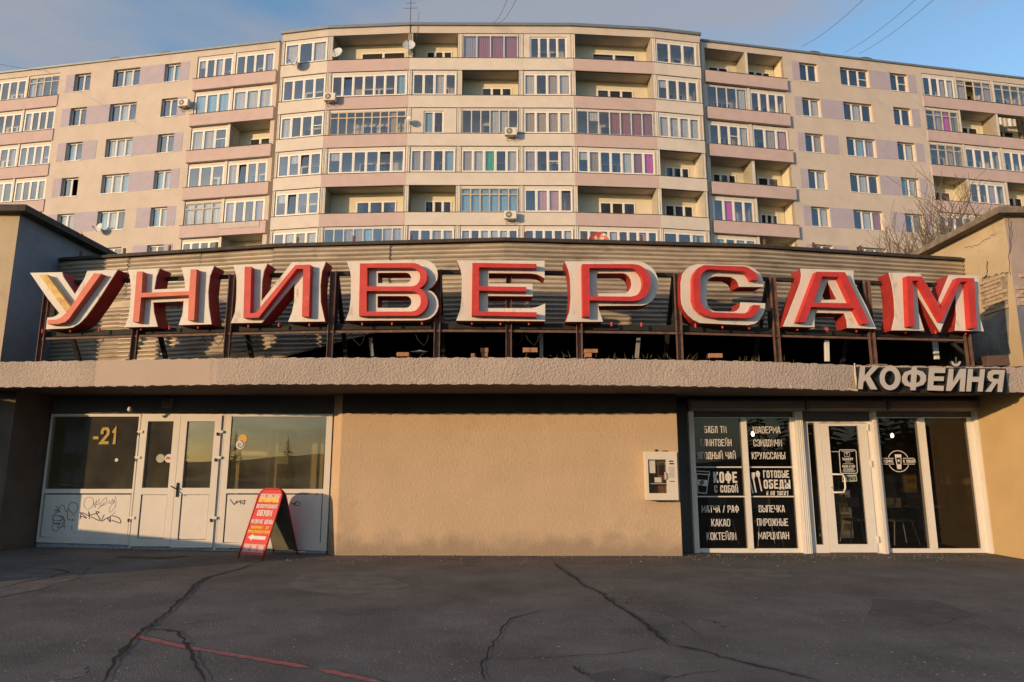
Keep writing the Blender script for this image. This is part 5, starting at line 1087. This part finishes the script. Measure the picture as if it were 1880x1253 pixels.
# ------------------------------------------------------------ УНИВЕРСАМ
mGold = M('peeled_gold_primer', (.56, .38, .12), .7, .3, 9, .6, 25, spots=((.50, .16, .10), 5, .5, .2))
mSal = M('sun_faded_red', (.54, .12, .075), .6, .15, 4, .2, 30)
mSide = M('red_oxide_side', (.10, .03, .025), .7, .2, 5)
LET = [
 ('У', 'leftmost rooftop letter У with a peeled gold left arm', 50, 480, 8.947, (60, 235), [(45, 190), (570, 180), (590, 255), (782, 540), (935, 290), (985, 160), (1485, 137), (1150, 660), (960, 920), (860, 1020), (750, 1085), (640, 1103), (305, 1118), (328, 928), (430, 915), (490, 885), (525, 850), (330, 605)], [],
  [([(200, 225), (318, 218), (708, 745), (735, 800), (690, 870), (640, 840)], [], 'g'), ([(1095, 195), (1215, 205), (735, 870), (690, 940), (620, 1000), (520, 1030), (328, 1032), (335, 965), (470, 960), (560, 920), (640, 845), (705, 760)], [], 's')]),
 ('Н', 'second rooftop letter Н, right of the letter У', 220, 480, 8.947, (226, 398), [(130, 140), (655, 115), (600, 250), (565, 465), (1070, 440), (1060, 300), (1010, 100), (1548, 75), (1480, 240), (1450, 500), (1460, 740), (1505, 1035), (965, 1050), (1030, 860), (1048, 655), (548, 678), (560, 840), (620, 1075), (75, 1085), (140, 920), (165, 740), (183, 450), (165, 250)], [],
  [([(278, 168), (375, 168), (356, 520), (1137, 492), (1163, 135), (1262, 130), (1218, 972), (1118, 970), (1133, 555), (348, 593), (312, 997), (212, 997)], [], 's')]),
 ('И', 'third rooftop letter И, between Н and В', 420, 470, 8.947, (424, 598), [(75, 150), (635, 125), (575, 260), (548, 420), (535, 750), (1040, 105), (1595, 95), (1530, 260), (1505, 480), (1510, 760), (1580, 1080), (975, 1085), (1040, 920), (1075, 740), (1080, 450), (545, 1100), (35, 1105), (100, 930), (125, 700), (128, 400), (110, 270)], [],
  [([(262, 178), (370, 178), (350, 942), (440, 940), (1095, 150), (1340, 145), (1315, 1000), (1200, 995), (1222, 213), (1115, 212), (490, 1015), (238, 1020)], [], 'r')]),
 ('В', 'fourth rooftop letter В with two rounded bowls', 630, 465, 8.947, (634, 805), [(60, 140), (1300, 110), (1375, 120), (1440, 145), (1500, 195), (1540, 265), (1555, 350), (1545, 430), (1510, 500), (1460, 555), (1390, 600), (1470, 640), (1525, 700), (1558, 780), (1566, 870), (1545, 950), (1500, 1020), (1420, 1080), (1350, 1098), (1280, 1105), (35, 1110), (100, 950), (125, 750), (128, 400), (110, 270)],
  [[(570, 325), (1030, 322), (1070, 332), (1100, 358), (1118, 405), (1105, 450), (1075, 480), (1030, 495), (570, 495)], [(565, 705), (1040, 705), (1080, 718), (1110, 755), (1122, 805), (1110, 850), (1080, 885), (1035, 900), (565, 900)]],
  [([(275, 170), (1120, 162), (1190, 168), (1250, 190), (1310, 235), (1355, 295), (1382, 365), (1375, 450), (1345, 505), (1300, 550), (1250, 578), (1305, 605), (1350, 655), (1382, 720), (1392, 790), (1380, 865), (1345, 935), (1290, 985), (1230, 1018), (1160, 1030), (258, 1030)], [[(395, 240), (1120, 240), (1180, 252), (1225, 285), (1258, 335), (1266, 400), (1250, 460), (1215, 510), (1170, 538), (1120, 547), (395, 547)], [(385, 622), (1130, 622), (1190, 635), (1240, 675), (1270, 735), (1276, 800), (1260, 865), (1225, 915), (1175, 950), (1120, 960), (385, 962)]], 'r')]),
 ('Е', 'middle rooftop letter Е with flared arms', 825, 465, 8.947, (838, 1002), [(122, 118), (1565, 125), (1565, 415), (1500, 375), (1440, 350), (1330, 335), (645, 330), (645, 500), (1368, 505), (1368, 710), (635, 705), (635, 905), (1340, 905), (1400, 895), (1470, 875), (1575, 825), (1572, 1118), (112, 1110), (180, 930), (200, 740), (205, 420), (185, 270)], [],
  [([(378, 160), (1432, 178), (1432, 245), (490, 232), (487, 545), (1262, 555), (1262, 628), (485, 615), (485, 960), (1435, 972), (1435, 1045), (365, 1025)], [], 'r')]),
 ('Р', 'sixth rooftop letter Р with a chipped foot', 1030, 465, 8.947, (1038, 1208), [(62, 135), (1260, 135), (1350, 152), (1430, 195), (1500, 245), (1550, 315), (1583, 400), (1594, 500), (1585, 610), (1550, 710), (1495, 785), (1420, 835), (1330, 862), (610, 868), (630, 960), (690, 1128), (78, 1128), (140, 960), (158, 740), (150, 420), (120, 270)],
  [[(592, 332), (1020, 332), (1075, 348), (1120, 385), (1150, 440), (1158, 500), (1145, 570), (1110, 625), (1050, 660), (592, 662)]],
  [([(348, 180), (1180, 180), (1265, 192), (1340, 225), (1405, 285), (1450, 360), (1472, 450), (1465, 560), (1430, 655), (1375, 725), (1290, 772), (1180, 788), (470, 775), (470, 1042), (360, 1042)], [[(468, 245), (1150, 245), (1220, 262), (1285, 310), (1330, 380), (1350, 470), (1340, 560), (1300, 640), (1235, 695), (1150, 715), (468, 708)]], 'r')]),
 ('С', 'seventh rooftop letter С with a bright red left side', 1230, 475, 8.947, (1250, 1405), [(450, 90), (1240, 115), (1320, 135), (1400, 180), (1470, 240), (1520, 320), (1545, 410), (1520, 468), (1140, 465), (1120, 390), (1080, 345), (1000, 302), (740, 292), (670, 310), (625, 350), (605, 400), (610, 720), (640, 800), (690, 850), (740, 870), (1040, 875), (1110, 850), (1150, 800), (1165, 720), (1568, 735), (1560, 840), (1530, 920), (1480, 1000), (1400, 1070), (1280, 1095), (500, 1060), (400, 1015), (310, 940), (235, 845), (195, 745), (183, 640), (180, 400), (205, 265), (255, 185), (340, 120)], [],
  [([(560, 108), (1200, 128), (1280, 145), (1355, 190), (1420, 260), (1462, 355), (1345, 352), (1320, 295), (1270, 240), (1200, 208), (660, 175), (590, 192), (530, 245), (500, 310), (498, 660), (515, 730), (560, 800), (620, 855), (680, 880), (1220, 902), (1290, 880), (1340, 830), (1370, 762), (1488, 770), (1465, 840), (1420, 905), (1350, 960), (1270, 978), (700, 965), (600, 942), (500, 880), (425, 795), (385, 680), (382, 320), (410, 230), (470, 150)], [], 'r')]),
 ('А', 'eighth rooftop letter А, second from the right end', 1420, 480, 8.298, (1440, 1608), [(420, 112), (1220, 140), (1220, 270), (1250, 370), (1420, 690), (1565, 1030), (1130, 1015), (1120, 900), (1085, 795), (640, 785), (625, 900), (628, 1005), (150, 995), (330, 540), (410, 330), (430, 220)], [[(828, 305), (970, 585), (720, 590)]],
  [([(655, 160), (1090, 165), (1465, 950), (1365, 955), (1240, 715), (575, 695), (490, 930), (368, 925)], [[(745, 230), (1000, 235), (1190, 640), (610, 630)]], 'r')]),
 ('М', 'rightmost rooftop letter М beside the crumbling brick wall', 1605, 490, 7.832, (1632, 1806), [(215, 85), (660, 95), (915, 520), (1080, 120), (1510, 130), (1500, 500), (1530, 760), (1580, 930), (1170, 920), (1188, 700), (1170, 400), (948, 935), (620, 390), (640, 660), (720, 920), (255, 915), (300, 700), (290, 470), (260, 250)], [],
  [([(470, 135), (685, 140), (970, 620), (1200, 160), (1440, 165), (1480, 880), (1390, 885), (1345, 215), (1240, 215), (975, 785), (640, 200), (550, 200), (585, 858), (500, 858)], [], 'r')]),
]
for ch, lab, ox, oy, sc_, (pa, pb), face, holes, reds in LET:
    A_ = atY(pa, 590, Dl(pa)); B_ = atY(pb, 590, Dl(pb)); fr = plan((A_.x, A_.y), (B_.x, B_.y)); cv = lambda x, y: (ox+x/sc_, oy+y/sc_)
    T = thing('sign_letter', fr.p(fr.L/2, ZB, -.2), lab, 'sign letter', 'red and white letters of the rooftop sign')
    m_ = MB(); m_.mi = 0; m_.prism(fr, conv(fr, face, cv), [conv(fr, h, cv) for h in holes], -.02, 0); m_.build('white_face', mWhite, T)
    P = conv(fr, face, cv); m_ = MB()        # side walls, set in a little
    for loop, hole in [(P, 0)]+[(conv(fr, h, cv), 1) for h in holes]:
        A = sum(loop[i][0]*loop[(i+1) % len(loop)][1]-loop[(i+1) % len(loop)][0]*loop[i][1] for i in range(len(loop)))
        for i in range(len(loop)):
            a = loop[i]; b = loop[(i+1) % len(loop)]; q = [fr.p(*a, -.34), fr.p(*b, -.34), fr.p(*b, -.0201), fr.p(*a, -.0201)]
            if (A < 0) != bool(hole): q.reverse()
            m_.quad(*q)
    m_.build('side_wall', mRedD, T)
    for j, (o_, hs_, mk) in enumerate(reds):
        f2 = Fr(fr.o+fr.N*(.125-.003*(j == 0 and len(reds) > 1)), fr.U); m_ = MB(); m_.prism(f2, conv(f2, o_, cv), [conv(f2, h, cv) for h in hs_], -.124, 0); m_.build('red_stroke', {'r': mRed2, 's': mSal, 'g': mGold}[mk], T)
    us = [p[0] for p in P]; 
    for k in range(3): u = min(us)+(max(us)-min(us))*(.18+.32*k); MB().tube([fr.p(u, ZB+.02, -.1), fr.p(u, ZB-.05, -.1)], .018, 8).build('mounting_bolt', mRed2, T)
# ------------------------------------------------------------ odds and ends on the canopy roof
def loose(px0, px1, py0, py1, Y, name, mat, lab, grp=None, dep=.12, tilt=0):
    a = atY(px0, py1, Y); b = atY(px1, py0, Y); c = (a+b)/2
    m_ = MB(); fr = Fr((c.x, Y, c.z), (cos(tilt), 0, sin(tilt)), (-sin(tilt), 0, cos(tilt))); w = (b.x-a.x)/2; h = (b.z-a.z)/2; m_.bev(fr, -w, w, -h, h, -dep, dep/2, .006); o = m_.build(name, mat)
    o['label'] = lab; o['category'] = 'brick' if 'brick' in name else name.split('_')[-1]
    if grp: o['group'] = grp
g = 'orange bricks lying in the dark loft'
for a in ((729, 752, 648, 655.5, 'half hidden brick left of the white shard'), (882, 897, 640, 648, 'upper brick of the small stack left of the centre post'), (884, 896, 648.3, 656.5, 'lower brick of the small stack left of the centre post'),
          (960, 973, 639.5, 648, 'left brick of the raised pair right of the centre post'), (974, 987, 639.5, 648, 'right brick of the raised pair right of the centre post'), (1073, 1097, 642, 649, 'upper brick right of the sixth post'), (1074, 1086, 649.5, 657, 'lower brick right of the sixth post'), (1300, 1325, 650, 658, 'brick behind the letter С'), (865, 873, 650, 657, 'tilted brick fragment beside the small stack')):
    loose(a[0], a[1], a[2], a[3], 12.1, 'loose_brick', mBrick, a[4], g)
loose(678, 686, 620, 655, 12.0, 'timber_plank', M('grey_timber', (.22, .21, .2), .9, .2, 8), 'grey upright plank leaning below the letter В', 'grey planks in the loft', .03, .15)
loose(991, 997, 609, 656, 12.0, 'timber_plank', bpy.data.materials['grey_timber'], 'grey upright plank below the letter Е', 'grey planks in the loft', .03)
loose(1168, 1174, 620, 658, 12.0, 'timber_plank', bpy.data.materials['grey_timber'], 'grey plank between the letters Р and С', 'grey planks in the loft', .03, -.12)
loose(1516, 1521, 625, 664, 12.2, 'timber_plank', mLet, 'pale upright strip below the letter А', 'grey planks in the loft', .03, -.06)
loose(1805, 1842, 655, 674, 12.6, 'rusty_box', M('rust_box', (.10, .06, .05), .8, .3, 5), 'rusty brown box lying on the roof right of the last post', None, .3, .05)
loose(1716, 1719, 608, 660, 13.0, 'drain_pipe', mAlu, 'thin grey pipe standing near the right wall below the letter М', None, .03)
m_ = MB(); q = atY(770, 645, 12.4); m_.v = [q+Vector((-.17, 0, -.01)), q+Vector((.17, 0, -.01)), q+Vector((0, .05, .03)), q+Vector((0, .4, 0))]; m_.f = [(0, 1, 2), (0, 2, 3), (2, 1, 3)]; m_.m = [0]*3; o = m_.build('white_shard', mWhite); o['label'] = 'white triangular shard lying behind the front edge below the letter В'; o['category'] = 'shard'
# red and cream dish on the screen's roof
q = atY(1094, 437, 13.4); q.z += .0; Fd = Fr((q.x, 13.6, 0), (1, 0, 0)); 
T = thing('satellite_dish', (q.x, 13.0, ZT+.05), 'red and cream patched satellite dish peeking above the corrugated screen', 'satellite dish', 'satellite dishes on the building'); m_ = MB(); K = 28; c = Vector((q.x, 13.0, ZT+.13)); n = Vector((-.15, -1, .25)).normalized(); x_ = n.cross(Vector((0, 0, 1))).normalized(); y_ = x_.cross(n); m_.v = [c+n*-.06]
for i in range(1, 5):
    for j in range(K): a = 2*pi*j/K; m_.v.append(c+x_*.21*i/4*cos(a)+y_*.25*i/4*sin(a)-n*.06*(1-(i/4)**2))
for j in range(K): m_.f.append((0, 1+j, 1+(j+1) % K)); m_.m.append(0)
for i in range(3):
    for j in range(K): a = 1+i*K+j; b = 1+i*K+(j+1) % K; m_.f.append((a, b, b+K, a+K)); m_.m.append(0)
m_.build('reflector', M('red_cream_dish', (.36, .05, .03), .5, .1, 2, spots=((.6, .5, .38), 5, .5, .03)), T, smooth=True); MB().tube([c-n*.06, Vector((q.x, 13.2, ZT))], .02).build('bracket', mSteel, T)
# dry weeds along the fascia top
m_ = MB()
for i in range(110):
    px = random.choice([random.gauss(410, 25), random.gauss(235, 15), random.gauss(1240, 40), random.gauss(1050, 40), random.gauss(1400, 30), random.uniform(0, 1560)])
    q = atZ(px, 660, ZF); q.y = Dl(max(61, px))-.25+random.uniform(-.1, .3); q.z = ZF; t = Vector((random.gauss(0, .05), random.gauss(0, .03), random.uniform(.03, .13))); w = Vector((.003, 0, 0))
    m_.poly([q-w, q+w, q+t])
m_.build('dry_weeds', M('dry_grass', (.22, .17, .09), .9), kind='stuff', label='wisps of dry grass growing along the canopy edge')
# sealant drips under the fascia
m_ = MB()
for px in [random.uniform(0, 1500) for _ in range(60)]+[1450, 1453, 1471]:
    q = atZ(px, 708, ZC); L = random.uniform(.01, .05) if px < 1449 else .07
    m_.poly([q+Vector((-.006, -.01, 0)), q+Vector((.006, -.01, 0)), q+Vector((random.gauss(0, .008), -.01, -L))])
m_.build('sealant_drips', mSoap, SH)

# ------------------------------------------------------------ folding sandwich board
def gz3(px, py): q = gpt(px, py); return q
fl, frr, bl, brr = gz3(436.5, 1028.5), gz3(483.5, 1035), gz3(504.5, 1018), gz3(549.5, 1021.5)
for q_ in (fl, frr, bl, brr): q_ += Vector((-.10, .24, .0))
cen = (fl+frr+bl+brr)/4; H = 1.17
wv = ((frr-fl)+(brr-bl))/2; wv.z = 0; Wb = wv.length; U_ = wv.normalized()
fm_ = (fl+frr)/2; bm_ = (bl+brr)/2; top = (fm_+bm_)/2; top.z = cen.z+H
T = thing('sandwich_board', cen, 'red folding pavement sign advertising a shoe fair with white and yellow lettering', 'sandwich board')
mRB = M('sign_red', (.55, .045, .045), .5, .06, 3); mRF = M('sign_red_frame', (.42, .02, .025), .45, .1, 6); mOB = M('dusty_dark_back', (.09, .085, .06), .7, .3, 3); mYe = M('sign_yellow', (.75, .52, .03), .6)
for who, base in (('front', fm_), ('rear', bm_)):
    V_ = (top-base); Lb = V_.length; fr = Fr(base, U_, V_) if who == 'front' else Fr(base, -U_, V_); hw = Wb/2-.01; r = .16
    arc = [(hw-r+r*sin(a), Lb-r+r*cos(a)) for a in [pi/2*i/6 for i in range(6, -1, -1)]]
    prof = [(hw, 0)]+arc+[(-x, y) for x, y in arc[::-1]]+[(-hw, 0)]
    MB().tube([fr.p(x, y, 0) for x, y in prof], .014, 8).build('frame_tube', mRF, T, smooth=True)
    pan = [(x*.97, y if y > .1 else .085) for x, y in prof]
    m_ = MB(); m_.mi = 0; m_.prism(fr, pan, [], -.012, -.002, mside=1); po = m_.build('panel', [mRB, mOB], T)
    m_ = MB(); m_.prism(Fr(fr.o-fr.N*.0125, fr.U, fr.V), [(x*.96, y+.01 if y < .1 else y-.012) for x, y in pan], [], -.003, 0); m_.build('panel_back', mOB, T)
    if who == 'front':
        def orn(v0, v1):
            m_ = MB(); n = 3; h = v1-v0; w = 1.72*hw/n
            for i in range(n):
                c = -hw*.86+w*(i+.5); m = (v0+v1)/2
                for (sx, sy) in ((1, 1), (-1, 1), (1, -1), (-1, -1)):
                    for (a0, b0, a1, b1, ww) in ((.02, .42, .40, .05, .019), (.0, .22, .2, .02, .014), (.28, .46, .46, .30, .017)): m_.ribbon(fr, [(c+sx*a0*w, m+sy*b0*h), (c+sx*a1*w, m+sy*b1*h)], ww, .001)
                m_.ribbon(fr, [(c-.1*w, m), (c+.1*w, m)], .014, .0014)
            m_.build('folk_ornament', mLet, T)
        orn(Lb-.25, Lb-.09); orn(.12, .27)
        for s, y0, y1, x, mt, t_ in (('ЯРМАРКА', .83, .905, .80, mYe, .02), ('БЕЛОРУССКОЙ', .745, .80, .86, mLet, .014), ('ОБУВИ', .63, .715, .62, mLet, .022), ('НИЗКИЕ ЦЕНЫ', .52, .58, .90, mLet, .014), ('НАПРЯМУЮ ОТ', .445, .485, .74, mYe, .011), ('ПРОИЗВОДИТЕЛЯ', .385, .425, .90, mYe, .011)):
            m_ = MB(); text(m_, fr, s, -hw*x, hw*x, Lb*y0*.98-.02, Lb*y1*.98-.02, t_, .0015, gap=.008); m_.build('lettering', mt, T)
        m_ = MB(); v = Lb*.30; m_.poly([fr.p(*p, .0015) for p in ((-hw*.75, v), (-hw*.35, v-.06), (-hw*.35, v-.03), (hw*.72, v-.03), (hw*.72, v+.03), (-hw*.35, v+.03), (-hw*.35, v+.06))]); m_.build('white_arrow', mLet, T)
MB().bar(fm_.lerp(top, .75)+U_*(Wb/2-.02), bm_.lerp(top, .75)+U_*(Wb/2-.02), .012, .02).build('stay_bar', mBlack, T)

# ------------------------------------------------------------ bare trees between the buildings
mBark = M('bare_bark', (.13, .10, .075), .9, .25, 8)
def tree(x, y, h, seed, lab, spread=.5):
    R = random.Random(seed); T = thing('bare_tree', (x, y, 0), lab, 'tree', 'leafless trees behind the shop'); tr = MB(); tw = MB()
    def grow(p, d, L, r, lev):
        pts = [p]; n = 5; q = p.copy(); dd = d.copy()
        for i in range(n): dd = (dd+Vector((R.gauss(0, .09), R.gauss(0, .09), R.gauss(.03, .05)))).normalized(); q = q+dd*L/n; pts.append(q.copy())
        (tr if lev < 1 else tw).tube(pts, [max(.006, r*(1-.6*i/n)) for i in range(n+1)], 6 if lev < 2 else 4, False)
        if lev >= 4: return
        k = {0: 7, 1: 6, 2: 5, 3: 4}[lev]
        for i in range(k):
            s_ = R.uniform(.35, 1) if lev else R.uniform(.5, 1); j = min(n-1, int(s_*n)); b = pts[j].lerp(pts[j+1], s_*n-j if s_ < 1 else 0)
            a = R.uniform(0, 2*pi); sd_ = Vector((cos(a), sin(a), 0)); nd = (dd*(1-spread*.7)+sd_*spread+Vector((0, 0, .28))).normalized(); grow(b, nd, L*R.uniform(.45, .68), max(.007, r*.42), lev+1)
    grow(Vector((x, y, 0)), Vector((0, 0, 1)), h*.5, h*.017, 0); tr.build('trunk', mBark, T, smooth=True); tw.build('branches', mBark, T)
qa = atY(1640, 470, 24); tree(qa.x+.6, 24, 12.2, 4, 'bare spreading tree behind the shop, left of the rising coping', .62); qa = atY(1735, 430, 25); tree(qa.x, 25, 13.6, 9, 'taller bare tree whose twigs cross the lilac panels above the coping', .5)

# ------------------------------------------------------------ the street behind the camera, which the glass reflects
mHill = M('dark_hillside', (.045, .055, .03), .95, .3, .05); hb = random.Random(2)
mb = MB(); n = 60; prev = None
for i in range(n+1):
    a = pi+radians(-80+160*i/n)*1.0; ang = -80+160*i/n      # degrees from straight back, positive = toward +X
    h = 2.2+1.0*sin(i*.31)+.7*sin(i*.83+1)+(16*max(0, (ang-18)/60) if ang > 18 else 0)+(6*max(0, (-ang-30)/30) if ang < -30 else 0); r0, r1 = 95, 170
    b = radians(ang); p = [Vector((sin(b)*r0, -cos(b)*r0, -.5)), Vector((sin(b)*(r0+20), -cos(b)*(r0+20), h*.8)), Vector((sin(b)*r1, -cos(b)*r1, h+1)), Vector((sin(b)*(r1+150), -cos(b)*(r1+150), -.5))]
    if prev:
        for u_, v_, w_, x_ in zip(prev, p, p[1:], prev[1:]): mb.quad(u_, v_, w_, x_)
    prev = p
mb.build('hillside', mHill, smooth=True, kind='structure')
mFir = M('fir_green', (.025, .04, .02), .95, .3, 2)
def fir(x, y, h, lab, seed):
    R = random.Random(seed); T = thing('fir_tree', (x, y, 0), lab, 'tree', 'fir trees across the street'); MB().tube([(x, y, 0), (x, y, h)], [h*.02, .02], 6).build('trunk', mBark, T); m_ = MB()
    z = h*.12
    while z < h*.99:
        r = (h-z)*.27*R.uniform(.7, 1.15)+.1; k = 9
        for i in range(k):
            a = R.uniform(0, 6.28); d = Vector((cos(a), sin(a), 0)); s_ = Vector((-sin(a), cos(a), 0)); b = Vector((x, y, z)); m_.poly([b, b+d*r*.6+s_*r*.22+Vector((0, 0, -.1*r)), b+d*r+Vector((0, 0, -.28*r)), b+d*r*.6-s_*r*.22+Vector((0, 0, -.1*r))])
        z += h*.03
    m_.build('crown', mFir, T)
for i, (ang, r, h) in enumerate(((-26.5, 62, 5.0), (-21.5, 70, 4.9), (-16.6, 60, 5.3), (-14.9, 75, 4.6), (-31, 66, 6.5), (28, 55, 12), (31, 50, 13), (34, 60, 14), (38, 52, 13), (42, 48, 12), (24, 66, 11), (46, 50, 13))):
    b = radians(ang); fir(sin(b)*r, 12-cos(b)*r, h, 'dark fir across the street, %s in the row' % ['second', 'third', 'fourth', 'fifth', 'first', 'eighth', 'ninth', 'tenth', 'eleventh', 'twelfth', 'seventh', 'last'][i], i)
# unseen long block added across the street so its shadow covers the forecourt
T = thing('added_shade_building', (-55, -38, 0), 'added long low grey building behind the viewer, unseen, shading the forecourt', 'building'); fb_ = Fr((0, -35, 0), (-1, 0, 0))
m_ = MB(); wbox(m_, -78, -57, -50, -35, 0, 8.9); wbox(m_, -57, -36.2, -50, -35.01, 0, 8.55); m_.build('wall', mBlue, T); m_ = MB(); wbox(m_, -78.3, -36, -50.3, -34.8, 8.9, 9.0) if 0 else None
for i in range(12):
    for z in (1.2, 4.6): MB().box(Fr((0, -35, 0), (-1, 0, 0)), 38+i*3.1, 39.8+i*3.1, z, z+1.6, 0, .05).build('window', mGrey, T)
# unseen sloping parapet added to shade the foot of the left glazing
T = thing('added_shade_parapet', (-10.5, 9.05, 0), 'added sloping parapet outside the left edge of the view, shading the left shopfront', 'parapet')
fr = Fr((0, 9.05, 0), (1, 0, 0)); n_ = MB(); quadpanel(n_, fr, -15, -7.5, 0, 0, 1.0, -.15, 0); n_ = MB(); nn = len(n_.v)
for dd in (-.18, 0):
    for (u, z) in ((-15, -.1), (-7.4, -.1), (-7.4, .80), (-12.8, 1.31), (-15, 1.31)): n_.v.append(fr.p(u, z, dd))
n_.f = [(4, 3, 2, 1, 0), (5, 6, 7, 8, 9)]+[(i, (i+1) % 5, 5+(i+1) % 5, 5+i) for i in range(5)]; n_.m = [0]*7; n_.build('wall', mBlue, T)
